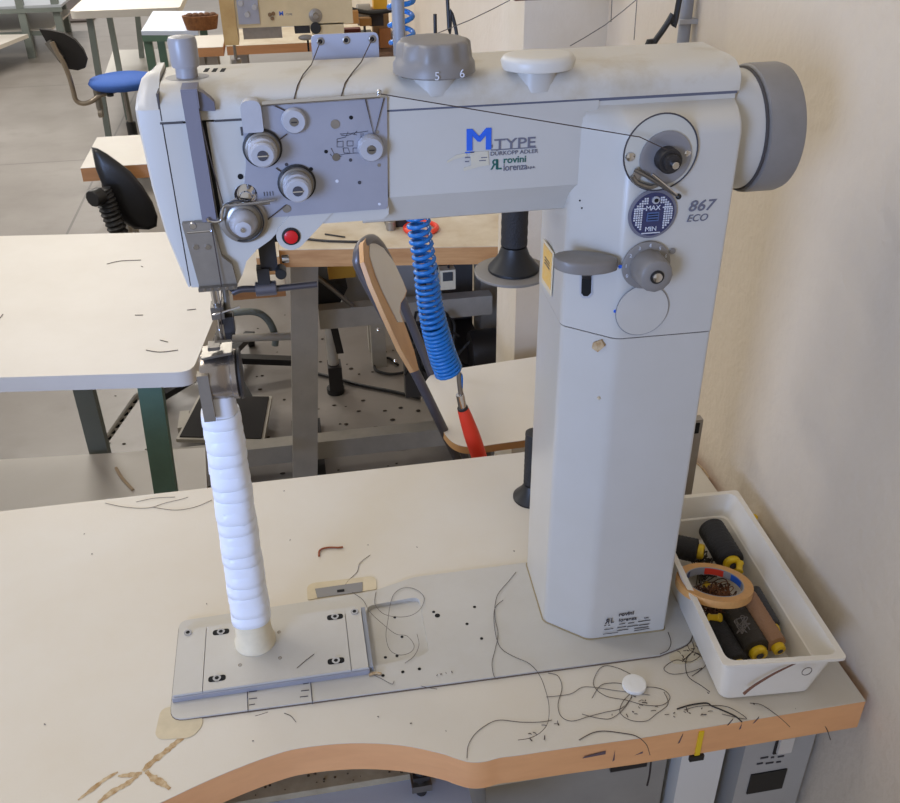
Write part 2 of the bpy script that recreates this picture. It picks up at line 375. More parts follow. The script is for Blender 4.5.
# slide plate in three sections
sl = [pz(*q_, .816) for q_ in ((173,690),(202,686.5),(351,669),(368,667),(363,611),(345,613),(206,621),(183,623))]
y0, y1 = .7225, .820
SX = (-.184,-.153,.0095,.029)
for i,(a,b) in enumerate(zip(SX, SX[1:])):
    G().box((a+.0004,y0,.8045),(b-.0004,y1,.8120)).bevel(.0012).make('slide_plate', M_bed, bed)
G().box((SX[0]-.0015,y0-.0022,.8032),(SX[3]+.0005,y0+.002,.8092)).bevel(.001).make('plate_rail', M_plate, bed)
G().box((SX[3]+.0002,y0+.002,.8032),(SX[3]+.005,y1,.8095)).make('plate_side_rail', mat('rail_blue_grey',(140,146,160),.5), bed)
def sock(x, y, slot=True):
    p = pz(x,y,.8120)
    if slot:
        g = G().prism(rounded([(p.x-.0095,p.y-.0042),(p.x+.0095,p.y-.0042),(p.x+.0095,p.y+.0042),(p.x-.0095,p.y+.0042)],.006), .8118, .8123)
        g.make('slot', M_hole, bed)
    s_ = G().cyl((p.x,p.y,.8120),(p.x,p.y,.8133),.0046).make('socket_screw', M_chrome, bed)
    G().cyl((p.x,p.y,.8133),(p.x,p.y,.8136),.0024,seg=6).make('screw_socket', M_hole, s_)
sock(221,632); sock(217,678.5); sock(335,617); sock(336,661); sock(188,633,False); sock(354.5,612,False)
for x,y in ((240,665),(279,632),(280,658)):
    p = pz(x,y,.8120); G().torus((p.x,p.y,.8121),.0017,.0006,seg=14).make('pin', M_bsteel, bed)
# post
PX, PY = -.096, .786
post = G().lathe([(.0235,0),(.0235,.004),(.0215,.009),(.0205,.020),(.0200,.036),(.0190,.044)], (PX,PY,.8121), seg=36).make('post_collar', M_cream, sm)
rs = []; zz = .852; i = 0
def sqr(cx, cy, z, a, b, e=.72, n=36, tilt=0):
    out = []
    for k in range(n):
        t = 2*math.pi*k/n; c_, s_ = math.cos(t), math.sin(t)
        out.append((cx+a*math.copysign(abs(c_)**e,c_), cy+b*math.copysign(abs(s_)**e,s_), z+tilt*c_)) 
    return out
turn = 0
while zz < 1.122:
    f_ = (zz-.852)/.27; R_ = .0212-.0030*f_; step = .0145+.002*math.sin(turn*2.1)
    for u, dr_ in ((0,-.0002),(.06,.0010),(.5,.0007),(.94,.0001)):
        rs.append(sqr(PX+.0042*f_+.0004*math.sin(turn*1.7), PY, zz+step*u, R_+dr_, R_+dr_, .80, tilt=.0011*math.sin(turn*3)))
    zz += step; turn += 1
post = G().rings(rs).make('post', M_tape, sm, sharp=60); post['label'] = 'white tape-wrapped post'
ztop = zz
G().rings([sqr(PX+.0045,PY,ztop-.004,.0160,.0165), sqr(PX+.0055,PY,ztop+.018,.0145,.0160), sqr(PX+.006,PY,ztop+.022,.0130,.015)]).make('post_head', mat('post_head_white',(214,216,222),.3), post)
hk = (PX+.0,PY-.004,1.168)
hb = G(); hb.lathe([(.004,-.017),(.022,-.017),(.0232,-.0145),(.0232,.004),(.0225,.005),(.0225,.010),(.0240,.011),(.0240,.0155),(.0215,.0175),(.014,.0175)], (PX+.010,PY,1.166), (1,0,0), 40)
hook = hb.make('hook_housing', mat('hook_steel',(158,150,142),.2,.85), sm)
G().lathe([(.0244,0),(.0244,.002),(.015,.0022)], (PX+.010+.0176,PY,1.166), (1,0,0), 36).make('hook_cover', M_dark, hook)
G().box((PX-.0095,PY-.0245,1.130),(PX+.0010,PY-.014,1.180)).bevel(.003).make('hook_bracket', M_bsteel, sm)
G().slab([(PX-.004,PY-.012,1.1895),(PX+.024,PY-.012,1.1930),(PX+.024,PY+.012,1.1930),(PX-.004,PY+.012,1.1895)], (0,0,.0025)).bevel(.0008,2).make('needle_plate', M_steel, sm)
G().box((PX+.003,PY-.010,1.1975),(PX+.014,PY+.004,1.201)).bevel(.001).make('feed_dog', M_steel, sm)
# column
colp = [(.247,.866),(.242,.763),(.2845,.7245),(.3785,.7225),(.383,.872)]
def offp(poly, d):
    n = len(poly); out = []
    ar = sum(poly[i][0]*poly[(i+1)%n][1]-poly[(i+1)%n][0]*poly[i][1] for i in range(n)); s_ = 1 if ar>0 else -1
    for i in range(n):
        p = Vector(poly[i]); a = (p-Vector(poly[i-1])).normalized(); b = (Vector(poly[(i+1)%n])-p).normalized()
        na = Vector((-a.y,a.x))*s_; nb = Vector((-b.y,b.x))*s_; m_ = (na+nb).normalized(); m_ *= d/max(.3, m_.dot(na)); q_ = p+m_; out.append((q_.x,q_.y))
    return out
def roundcol(p, r=.004): return rounded(p, [.006,.006,.007,.004,.008], 5)
G().prism(roundcol(colp), .8031, 1.1972).make('column', M_paint, sm, sharp=25)
G().prism(roundcol(offp(colp,.0010)), 1.1972, 1.1985).make('column_joint', M_gasket, sm)
hr = roundcol(offp(colp,-.0005))
def hrow(z, k): return [(x+(.006*k if x > .36 else 0), y+(max(.7578,y)-y)*k, z) for x,y in hr]
G().rings([hrow(1.1985,0),hrow(1.3860,0),hrow(1.3920,.08),hrow(1.3975,.30),hrow(1.4020,.62),hrow(1.4045,.90),hrow(1.4060,1),hrow(1.4108,1)]).make('head_housing', M_paint, sm, sharp=32)
G().prism([(x,y) for x,y in rounded(offp(colp,-.0014), .006)], .8031, .8042).make('column_base_seal', mat('seal_tan',(150,136,104),.8), sm)
# upright behind the column
a_ = py_(700,420,.95); ub = G().box((.40,.950,.8003),(a_.x+.005,.962,a_.z)).make('rear_bracket', mat('upright_grey',(142,134,124),.6), sm)
q_ = py_(698,427,.949); G().box((q_.x-.006,.9485,q_.z-.010),(q_.x+.002,.9500,q_.z+.006)).make('bracket_hole', M_hole, ub)
# arm
armp = [(.757,1.4108),(.757,1.3390),(.760,1.3345),(.775,1.3115),(.779,1.3095),(.862,1.3095),(.862,1.4108)]
G().prism(armp, .058, .262, 'x').bevel(.0025,3,25).make('arm', M_paint, sm, sharp=20)
# sewing head body (front outline), with arch
hp = [(-.0955,1.4108),(-.0955,1.271),(-.057,1.269),(-.051,1.279),(-.046,1.291),(-.036,1.301),(-.024,1.3085),(-.016,1.316),(-.006,1.320),(.074,1.320),(.079,1.324),(.080,1.332),(.080,1.4108)]
G().prism(hp, .757, .862, 'y').bevel(.002,2,50).make('head_body', M_paint, sm, sharp=30)
# end cap, bulging, tapering to the rear and bottom
def caprow(z, xo, yf, yr=.866):
    xi = -.0965
    yr = .843; k = .6*max(0,(yr-yf)/.086); return [(xi,yf,z),(xi-(xi-xo)*.5,yf+.0003,z),(xo+.0022,yf+.0015,z),(xo,yf+.006,z),(xo+.003,yf+.03*k/.6,z),(xi-.006,yf+.065*k/.6,z),(xi-.005,yr,z),(xi,yr,z)]
G().rings([caprow(1.271,-.0995,.758),caprow(1.29,-.1035,.7575),caprow(1.32,-.1095,.757),caprow(1.36,-.1135,.757),caprow(1.41,-.1155,.757),caprow(1.422,-.1155,.758),caprow(1.430,-.114,.768),caprow(1.4385,-.111,.790),caprow(1.4410,-.107,.800)]).make('end_cap', mat('cap_paint',(190,187,180),.36), sm, sharp=28)
G().box((-.0972,.7585,1.272),(-.0955,.84,1.434)).make('cap_joint', M_gasket, sm)
# top cover
tcp = [(-.0955,.757),(.247,.757),(.284,.7235),(.3775,.7225),(.389,.733),(.392,.866),(-.0955,.866)]
tcp = [(-.0955,.757),(.240,.757),(.262,.748),(.2845,.7235),(.3755,.7225),(.386,.843),(-.0955,.843)]
cpf = [(.757,1.4125),(.757,1.4205),(.7582,1.4250),(.7615,1.4292),(.7670,1.4330),(.7750,1.4358),(.7850,1.4370),(.843,1.4372),(.8455,1.4350),(.8455,1.4125)]
tc = G().prism(cpf, -.0955, .3880, 'x').bevel(.0012,2,60).make('top_cover', M_cover, sm, sharp=32)
G().box((-.0335,.7576,1.4100),(.3865,.84,1.4127)).make('cover_joint', mat('joint_grey',(92,94,108),.6), sm)
for xa,xb,ya in ((160,183,122.5),(214,245,120)):
    a_, b_ = py_(xa,ya,.7565), py_(xb,ya,.7565)
    G().box((a_.x,.7569,a_.z),(b_.x,.7600,1.4135)).make('cover_lip', M_cover, tc)
    G().box((a_.x,.7560,a_.z-.0016),(b_.x,.7580,a_.z)).make('lip_joint', M_gasket, tc)
# vents and knob on the head top
for i in range(3):
    p = pz(206+i*8.2,70.5,1.437); G().slab([(p.x-.0020,p.y-.006,1.4368),(p.x+.0016,p.y-.006,1.4368),(p.x+.0030,p.y+.007,1.4368),(p.x-.0006,p.y+.007,1.4368)],(0,0,.0006)).make('vent_slot', M_hole, tc)
kx, ky = -.0755, .800
G().lathe([(.0165,0),(.0175,.0006),(.0120,.0007)], (kx,ky,1.4366), seg=30, sq=.8).make('knob_recess', M_grey, tc)
G().lathe([(.0088,0),(.0088,.008),(.0108,.0085),(.0114,.012),(.0114,.028),(.0104,.031),(.006,.032)], (kx,ky,1.4370), seg=32).make('pressure_knob', mat('knob_grey',(150,148,150),.35), sm)
# stitch length dial on top (twelve lobed)
def lobed(cx, cy, z, r, amp, n=10, seg=80): return [(cx+(r+amp*math.cos(n*2*math.pi*k/seg))*math.cos(2*math.pi*k/seg), cy+(r+amp*math.cos(n*2*math.pi*k/seg))*math.sin(2*math.pi*k/seg), z) for k in range(seg)]
dx, dy = .1232, .7685
G().cyl((dx,dy+.001,1.418),(dx,dy+.001,1.4385),.0195) if 0 else G().cyl((dx,dy+.008,1.420),(dx,dy+.008,1.4385),.0200).make('dial_neck', M_paint, sm)
dial = G().rings([lobed(dx,dy,1.4380,.0320,0),lobed(dx,dy,1.4392,.0338,0),lobed(dx,dy,1.4460,.0332,0),lobed(dx,dy,1.4490,.0310,.0004),lobed(dx,dy,1.4530,.0298,.0014),lobed(dx,dy,1.4610,.0288,.0014),lobed(dx,dy,1.4630,.0272,.0006),lobed(dx,dy,1.4637,.024,0)]).make('stitch_length_dial', M_grey, sm, sharp=50)
for s_, a in (('5',-1.66),('6',-1.02)):
    cu = (dx+.0340*math.cos(a), dy+.0340*math.sin(a)-.0006, 1.4392)
    text(s_, .0088, (cu[0]-.0025,cu[1]-.0008,cu[2]), M_whiteink, dial, 'dial_number')
# oval lid
ox, oy = .2095, .7640
def ell(cx,cy,z,a,b,n=36): return [(cx+a*math.cos(2*math.pi*k/n), cy+b*math.sin(2*math.pi*k/n), z) for k in range(n)]
G().rings([ell(ox,oy+.006,1.4200,.0170,.0145),ell(ox,oy+.006,1.4390,.0165,.014)]).make('lid_neck', M_paint, sm)
G().rings([ell(ox,oy,1.4372,.024,.019),ell(ox,oy,1.4385,.0300,.024),ell(ox,oy,1.4450,.0315,.0250),ell(ox,oy,1.4485,.029,.023),ell(ox,oy,1.4493,.024,.019)]).make('oval_lid', mat('lid_cream',(206,202,192),.4), sm, sharp=50)
# rear thread guide plate with three holes
g = G().box((.029,.870,1.4400),(.0885,.8725,1.459)).bevel(.0010)
gp = G().prism(rounded([(.029,1.4200),(.0885,1.4200),(.0885,1.4545),(.029,1.4545)],[0,0,.005,.005]), .8625, .8650,'y').make('thread_guide_plate', mat('guide_blue_grey',(168,172,186),.4,.2), sm)
for x in (.037,.0598,.083): G().torus((x,.8620,1.4490),.0026,.0009,(0,1,0),16).make('thread_eyelet', M_bsteel, gp); disc(G(),(x,.8622,1.4490),.0024).make('eyelet_hole', M_hole, gp)
g.bm.free()
G().cyl((.109,.8655+.012,1.4165),(.109,.8655+.012,2.0),.0058).make('thread_stand_rod', M_conduit, sm)
q_ = py_(435,14,.856); G().cyl((q_.x,.856,1.4165),(q_.x,.856,q_.z),.0016).make('guide_pin', M_black, sm)
# handwheel
wc = (.80, 1.3665)
G().lathe([(.0525,0),(.0540,.002),(.0540,.032)], (.3835,wc[0],wc[1]), (1,0,0), 48).make('wheel_hub', M_paint, sm)
hwp = [(.0550,0),(.0575,.0015),(.0580,.005),(.0580,.030),(.0565,.0345),(.050,.036),(.020,.036)]
G().lathe(hwp, (.4165,wc[0],wc[1]), (1,0,0), 64).make('handwheel', M_grey, sm, sharp=50)
G().lathe([(.0545,0),(.0558,.0006),(.0558,.0022)], (.4135,wc[0],wc[1]), (1,0,0), 48).make('wheel_gap', M_gasket, sm)
# ---- front fittings on the column head (plane y=.7225)
F = .7218
def on(px,py,y=F): q_ = py_(px,py,y); return q_
p = on(660,152)
wd = G().lathe([(.0325,0),(.0325,.0016),(.0315,.0018)], (p.x,F,p.z), (0,-1,0), 48).make('bobbin_winder_plate', mat('winder_plate',(192,190,180),.35), sm)
G().torus((p.x,F-.0018,p.z),.0325,.0007,(0,1,0),48).make('plate_rim', M_ink, wd)
p2 = on(664,158)
G().lathe([(.0225,0),(.0228,.002),(.0205,.0025),(.019,.0022)], (p2.x,F-.0017,p2.z+.001), (0,-1,0), 40).make('winder_recess', mat('winder_grey',(140,140,144),.35,.3), wd)
sp_ = G().lathe([(.0105,0),(.0105,.010),(.0098,.011),(.0075,.0112),(.0070,.0160),(.004,.0165)], (p2.x,F-.004,p2.z+.001), (0,-1,0), 32).make('winder_spindle', M_dark, wd)
G().cyl((p2.x,F-.0200,p2.z+.001),(p2.x,F-.026,p2.z+.001),.0030).make('spindle_tip', M_chrome, sp_)
for x,y in ((629,156),(686,152)):
    q_ = on(x,y); G().lathe([(.0040,0),(.0036,.0018),(.0015,.0026)], (q_.x,F-.0018,q_.z), (0,-1,0), 20).make('screw', M_chrome, wd)
a_, b_ = on(637,172,F-.012), on(678,196,F-.012)
lvr = G().tube([a_+Vector((0,.006,0)), a_+(b_-a_)*.3+Vector((0,.002,.001)), b_], .0016, 8).make('winder_lever', M_steel, wd)
a_, b_ = on(652,174,F-.014), on(676,194,F-.014); G().tube([a_, b_], .0012, 8).make('winder_lever', M_chrome, wd)
q_ = on(640,183,F-.004); G().tube([on(632,176,F-.006),on(637,183,F-.006),on(650,187,F-.006),on(658,184,F-.006)], .0022, 8, 4).make('winder_lever', M_steel, wd)
q_ = on(678.5,196.5,F-.012); G().ball(q_, .0026).make('lever_tip', M_black, wd)
G().slab([on(631,176,F-.004),on(637,167,F-.004),on(643,172,F-.004),on(636,181,F-.004)],(0,-.002,0)).make('thread_cutter', M_bsteel, wd)
# oil gauge
p = on(652,213.5)
og = G().lathe([(.0220,0),(.0222,.0012),(.0200,.0018)], (p.x,F,p.z), (0,-1,0), 44).make('oil_gauge', mat('gauge_grey',(112,112,124),.4), sm)
disc(G(),(p.x,F-.0017,p.z),.0195,seg=40).make('gauge_window', mat('gauge_navy',(54,58,92),.2), og)
g = G(); st = .0021
for i in range(-9,10):
    for j in range(-9,10):
        x,z = i*st, j*st
        if x*x+z*z < .0178**2 and not (abs(x)<.0085 and (z<.0085 and z>-.008)) and not (abs(x)<.006 and z>.0085) and not(abs(x)<.009 and z<-.008): g.box((p.x+x-.0007,F-.0029,p.z+z-.0007),(p.x+x+.0007,F-.0023,p.z+z+.0007))
g.make('gauge_grid', M_whiteink, og)
for a0_,a1_,az_ in ((-.0175,-.0075,.0055),(.0080,.0170,.0055),(-.009,.008,-.0172)): G().box((p.x+a0_,F-.0031,p.z+az_),(p.x+a1_,F-.0024,p.z+az_+.0009)).make('gauge_line', M_whiteink, og)
text('MAX', .0062, (p.x-.0072,F-.0026,p.z+.0040), M_whiteink, og, 'gauge_text')
text('MIN', .0060, (p.x-.0062,F-.0026,p.z-.0150), M_whiteink, og, 'gauge_text')
G().box((p.x-.0055,F-.0030,p.z-.006),(p.x+.0055,F-.0024,p.z+.0022)).make('gauge_block', mat('gauge_blue',(78,98,140),.4), og)
g = G()
for k in range(3): g.box((p.x-.0045,F-.0034,p.z-.0046+k*.0023),(p.x+.0045,F-.0030,p.z-.0038+k*.0023))
g.make('gauge_bars', M_hole, og)
G().lathe([(.0034,0),(.0034,.0012),(.0020,.0014)], (p.x+.0010,F-.0024,p.z+.0130), (0,-1,0), 20).make('gauge_boss', M_lgrey, og)
disc(G(),(p.x+.0010,F-.0039,p.z+.0130),.0018).make('gauge_hole', M_hole, og)
# dial with knob
p = on(645.5,264.5)
dk = G().lathe([(.0225,0),(.0225,.0022),(.0215,.0028),(.012,.003)], (p.x,F,p.z), (0,-1,0), 44).make('adjusting_dial', M_grey, sm)
for k,s_ in enumerate('0123456'):
    a = math.radians(205-k*30); text(s_, .0046, (p.x+.0192*math.cos(a)-.0014,F-.0031,p.z+.0192*math.sin(a)-.0016), M_whiteink, dk, 'dial_number')
kb = G().lathe([(.0160,0),(.0165,.002),(.0160,.018),(.0150,.024),(.0140,.0250),(.0065,.0252)], (p.x,F-.0028,p.z), (0,-1,0), 12).bevel(.0012,2,25).make('dial_knob', M_grey, dk, sharp=50)
G().cyl((p.x,F-.0280,p.z),(p.x,F-.0292,p.z),.0062).make('knob_ring', M_black, kb)
G().lathe([(.0046,0),(.0042,.0012),(.0020,.0020)], (p.x,F-.0292,p.z), (0,-1,0), 24).make('knob_screw', M_chrome, kb)
p = on(642,310)
G().lathe([(.0248,0),(.0252,.0006),(.0248,.0012),(.020,.0014)], (p.x,F,p.z), (0,-1,0), 48).make('round_cap', M_paint, sm)
G().torus((p.x,F-.0003,p.z),.0254,.0005,(0,1,0),48).make('cap_outline', mat('soft_grey_line',(130,130,132),.6), sm)
for x,y,m_,r_ in ((620,266.5,M_inkblue,.0018),(615,311,M_inkblue,.0016),(672.5,251,M_grey,.0028)):
    q_ = on(x,y); disc(G(),(q_.x,F,q_.z),r_).make('marker_dot', m_, sm)
# lever pad (reverse lever): egg shaped pad standing off the chamfer
q0 = on(585,268,.745); 
c_ = py_(586,262,.722)
pts = []
for k in range(36):
    t = 2*math.pi*k/36; pts.append((.0300*math.cos(t), .0165*math.sin(t)*(1.0-.22*math.cos(t))))
tl = -.10
def padring(dz, sc): return [(c_.x+u*sc*math.cos(tl)-0, c_.y+v*sc, c_.z+dz+u*sc*math.sin(tl)) for u,v in pts]
G().rings([padring(-.0065,.90),padring(-.0055,.98),padring(.0015,1.0),padring(.0040,.97),padring(.0050,.88)]).make('lever_pad', M_grey, sm, sharp=50)
sx_ = py_(585.5,284,.7405)
ch_n = Vector((-(.763-.7245), -(.2845-.242), 0)).normalized()        # outward normal of chamfer
def chp(px,py,off=0): return pplane(px,py,Vector((.2633,.7437,1.2))+ch_n*(.0006+off), ch_n)
def chslab(name, pxs, m_, th=.0006, off=0, parent=sm): return G().slab([chp(x,y,off) for x,y in pxs], ch_n*th).make(name, m_, parent)
chslab('lever_slot_frame', [(580,274),(593,274),(593,294),(590,298),(583,298),(580,294)], M_lgrey, .0008)
chslab('lever_slot', [(582,275),(591.5,275),(591,293),(588,296),(584,296),(581.5,293)], M_hole, .0006, .0010)
G().beam(chp(587,276,-.0), (c_.x,c_.y+.004,c_.z-.003), .008, .006).make('lever_stem', M_dark, sm)
# small brown plug + screw on chamfer
chslab('plug', [(594,342),(602,339),(606,345),(599,351),(593,347)], M_stain, .003)
q_ = chp(599,398); G().ball(q_, .0018).make('plug', M_tan, sm)
for x,y in ((580,200.5),(582,208)): disc(G(), chp(x,y), .0008, ch_n).make('speck', M_hole, sm)
# yellow warning label on left side of column (x=.2425 plane)
def lf(px,py): q_ = pxw(px,py,.2440); return q_
def lslab(name, pxs, m_, off=0): return G().slab([lf(x,y)-Vector((off,0,0)) for x,y in pxs], (-.0006,0,0)).make(name, m_, sm)
M_warn = mat('warning_yellow', (226,176,72), .5, noise=.5, scale=300, rgb2=(220,200,160)); M_lab = mat('label_cream',(214,200,172),.5)
def side(y0_,y1_,z0_,z1_,m_,name,off): return G().box((.2418-off,y0_,z0_),(.2424,y1_,z1_)).make(name, m_, sm)
a_ = pxw(544,235,.2420); b_ = pxw(551,302,.2420)
yA, yB = max(a_.y,b_.y), min(a_.y,b_.y); yA=min(yA,.845); yB=max(yB,.775)
side(yB,yA,b_.z+.006,a_.z-.004,M_lab,'warning_label',.0002)
side(yB+.003,yA-.003,a_.z-.026,a_.z-.007,M_warn,'warning_panel',.0006)
side(yB+.003,yA-.003,b_.z+.012,b_.z+.030,M_warn,'warning_panel',.0006)
g = G()
for k in range(3): g.box((.2408,yB+.008,b_.z+.0315+k*.003),(.2416,yA-.010,b_.z+.0325+k*.003))
g.make('warning_lines', M_ink, sm)
# decals
def tx(s_, size, px, py, y, m_, name='lettering', **k):
    q_ = py_(px,py,y); return text(s_, size, (q_.x,y,q_.z), m_, sm, name, **k)
A_ = .7566
tx('M', .0268, 464, 151, A_, M_inkblue, sx=1.15); tx('M', .0268, 465.2, 151, A_-.0002, M_inkblue, sx=1.15); tx('M', .0268, 466.4, 151, A_-.0003, M_inkblue, sx=1.13)
G().box((py_(487,148,A_).x,A_-.0004,py_(487,148,A_).z),(py_(492.5,148,A_).x,A_,py_(487,145,A_).z)).make('lettering', M_inkgrey, sm)
tx('TYPE', .0125, 494, 149.5, A_, M_inkgrey, sx=1.32, bold=.0001)
q1, q2 = py_(465,152,A_), py_(536,148.5,A_)
G().box((q1.x,A_-.0004,q1.z-.0010),(q1.x+.008,A_,q1.z)).make('logo_line', M_inkblue, sm)
G().box((q1.x+.0225,A_-.0004,q1.z-.0002),(q2.x,A_,q1.z+.0006)).make('logo_line', M_inkgrey, sm)
tx('DÜRKOPP ADLER', .0048, 490, 155.8, A_, M_inkgrey, sx=1.12)
tx('R', .0125, 490.5, 169.5, A_, M_inkgreen, mirror=True, bold=.0001, sx=.85)
tx('L', .0125, 496, 169.5, A_, M_inkgreen, bold=.0001, sx=.8)
tx('rovini', .0082, 503, 163.3, A_, M_inkgreen, bold=.00010, sx=1.08)
tx('lorenza', .0082, 503, 170.8, A_, M_inkgrey, bold=.00006, sx=.88)
tx('s.p.a.', .0036, 527.5, 168.5, A_, M_inkgrey)
M_peel = mat('peeled_sticker', (200,192,168), .6, noise=.5, scale=150, rgb2=(186,182,176))
G().slab([py_(x,y,A_) for x,y in ((470,152),(488,151),(489,165),(478,167),(464,171),(463,168),(471,165))],(0,-.0004,0)).make('sticker_residue', M_peel, sm)
G().slab([py_(x,y,A_) for x,y in ((447,161),(456,155),(466,153),(467,156),(455,159),(447,163))],(0,-.0004,0)).make('sticker_residue', M_peel, sm)
g = G()
for x,y,w_ in ((465,158,5),(465,162,4),(481,158,6),(479,161,7)):
    q_ = py_(x,y,A_); g.box((q_.x,A_-.0006,q_.z),(q_.x+w_*.00085,A_,q_.z+.0008))
g.make('worn_lettering', M_inkgrey, sm)
tx('867', .0138, 687.5, 211.5, F+.0002, M_inkgrey, shear=.25, bold=.00015, sx=1.1, spacing=1.05)
tx('ECO', .0092, 686, 222, F+.0002, M_inkgrey, shear=.25, sx=1.05)
B_ = .7220
tx('R', .0105, 605, 624, B_, M_ink, mirror=True, bold=.0001, sx=.8)
tx('L', .0105, 610.3, 623, B_, M_ink, bold=.0001, sx=.8)
tx('rovini', .0078, 618.5, 616.5, B_, M_ink, bold=.00012, sx=1.02)
tx('lorenza', .0072, 618.5, 622, B_, M_ink, bold=0, sx=1.02)
tx('s.p.a.', .0030, 644, 618.6, B_, M_ink)
g = G()
def bar(x0_,x1_,y_,h_):
    q_ = py_(x0_,y_,B_); q2_ = py_(x1_,y_,B_); g.box((q_.x,B_-.0004,q_.z),(q2_.x,B_,q_.z+h_))
for x0_,x1_,y_ in ((604,606,626),(608,610,625.6),(619,625,624.5),(628,634,623.6),(638,650,622),(604,613,630),(617,626,628),(627,638,627),(639,649,625.6),(617,628,631),(634,648,629)): bar(x0_,x1_,y_,.0009)
for x0_,x1_,y_ in ((603,610,634.4),(610,618,633.6),(634,641,631),(641,649,629.8)): bar(x0_,x1_,y_,.0007)
g.make('small_print', M_ink, sm)
# ---- tension plate and fittings on the head
T = .7545
tpl = [py_(x,y,T) for x,y in ((262,106),(387,97.5),(388,206),(386,209),(252,219),(248,203),(244,188),(246,165),(243,130),(245,127),(262,125))]
tp = G().prism([(p.x,p.z) for p in tpl], T, .7572, 'y').bevel(.0006,1,30).make('tension_plate', M_plate, sm)
a_, b_ = py_(262,104,T-.004), py_(380,96,T-.004)
G().tube([a_,b_], .0019, 10).make('thread_rail', M_chrome, sm); 
q_ = py_(379,92,T-.004); G().ball(q_, .0022).make('rail_end', M_chrome, sm)
# tab above the plate
q_ = py_(252,115,.752); tb = G().prism(rounded([(q_.x-.0082,q_.z-.0125),(q_.x+.0078,q_.z-.0125),(q_.x+.0078,q_.z+.0125),(q_.x-.0082,q_.z+.0125)],[.002,.002,.0085,.0085],6), .7465, .757, 'y').bevel(.0012,2,50).make('plate_latch', M_lgrey, sm)
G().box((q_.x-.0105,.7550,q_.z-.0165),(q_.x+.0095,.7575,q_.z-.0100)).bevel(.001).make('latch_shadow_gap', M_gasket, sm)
yf = T-.0002
def tension(px,py,r,L,name='tension_knob',discs=True):
    p = py_(px,py,T-.006)
    if discs:
        k = G().lathe([(r*1.12,0),(r*1.15,.0012),(r*.9,.0020)], (p.x,yf,p.z), (0,-1,0), 36).make(name, M_black, tp)
        G().lathe([(r*.98,0),(r*1.04,.0010),(r*.98,.0024),(r*.8,.0030)], (p.x,yf-.0022,p.z), (0,-1,0), 36).make('tension_disc', M_steel, k)
        n_ = G().rings([lobed(p.x,0,0,r*.80,.0002,14,56)]*1, False) if 0 else None
        gk = G(); prof = [(r*.82,0),(r*.86,.002),(r*.84,L*.55),(r*.74,L*.62),(r*.72,L*.92),(r*.62,L)]
        gk.lathe(prof, (p.x,yf-.005,p.z), (0,-1,0), 36).make('knob_cap', M_lgrey, k)
        disc(G(), (p.x,yf-.005-L,p.z), r*.30, t=.0008).make('knob_center', M_ink, k)
        G().box((p.x-r*.28,yf-.0068-L,p.z-.0005),(p.x+r*.28,yf-.0057-L,p.z+.0005)).make('knob_slot', M_chrome, k)
    else:
        k = G().lathe([(r*.9,0),(r,.0008),(r*.98,L*.7),(r*.85,L)], (p.x,yf,p.z), (0,-1,0), 32).make(name, M_lgrey, tp)
        G().lathe([(r*.36,0),(r*.30,.0010)], (p.x,yf-L,p.z), (0,-1,0), 20).make('knob_screw', M_steel, k)
        G().box((p.x-r*.22,yf-.0018-L,p.z-.0004),(p.x+r*.22,yf-.0010-L,p.z+.0004)).make('knob_slot', M_dark, k)
tension(262.5,150,.0138,.017); tension(297,185,.0138,.017)
tension(294,122,.0102,.006,'thread_post',False); tension(371,148.5,.0108,.010,'thread_post',False)
# lower tension with spring
p = py_(243.5,222,T-.006)
lt_ = G().lathe([(.0195,0),(.0200,.0015),(.0175,.0025)], (p.x,yf,p.z), (0,-1,0), 40).make('lower_tension', M_bsteel, sm)
G().lathe([(.0155,0),(.0165,.0012),(.0150,.0026),(.0115,.0034)], (p.x+.001,yf-.0025,p.z), (0,-1,0), 36).make('tension_disc', M_steel, lt_)
G().lathe([(.0115,0),(.0118,.003),(.0085,.011),(.0070,.013),(.0066,.018),(.0050,.0185)], (p.x,yf-.0060,p.z), (0,-1,0), 32).make('knob_cap', M_lgrey, lt_)
G().lathe([(.0026,0),(.0020,.0012)], (p.x,yf-.0245,p.z), (0,-1,0), 16).make('knob_screw', M_chrome, lt_)
G().torus((p.x-.002,yf-.006,p.z+.001),.0185,.0007,(.1,1,.1),30,.6,5.0).make('check_spring', M_dark, lt_)
# take-up wire guides
G().tube([py_(x,y,.746) for x,y in ((207,218),(209,221),(216,222),(221,220),(222,214),(224,207),(232,205),(270,203))], .0013, 8, 4).make('wire_guide', M_chrome, sm)
G().tube([py_(x,y,.745) for x,y in ((224,206),(250,203.5),(274,200))], .0011, 8, 2).make('wire_guide', M_bsteel, sm)
q_ = py_(246,195,.755); G().lathe([(.0092,0),(.0095,.001),(.0075,.0035),(.0050,.0050),(.0045,.0065),(.002,.0070)], (q_.x,T+.001,q_.z), (0,-1,0), 28).make('guide_screw', M_chrome, sm)
q_ = py_(268,198,.7545); g = G()
for k in range(4): g.box((q_.x-.003+k*.0024,T-.0005,q_.z+.002),(q_.x-.0024+k*.0024,T,q_.z+.0055))
g.make('plate_marks', M_ink, tp)
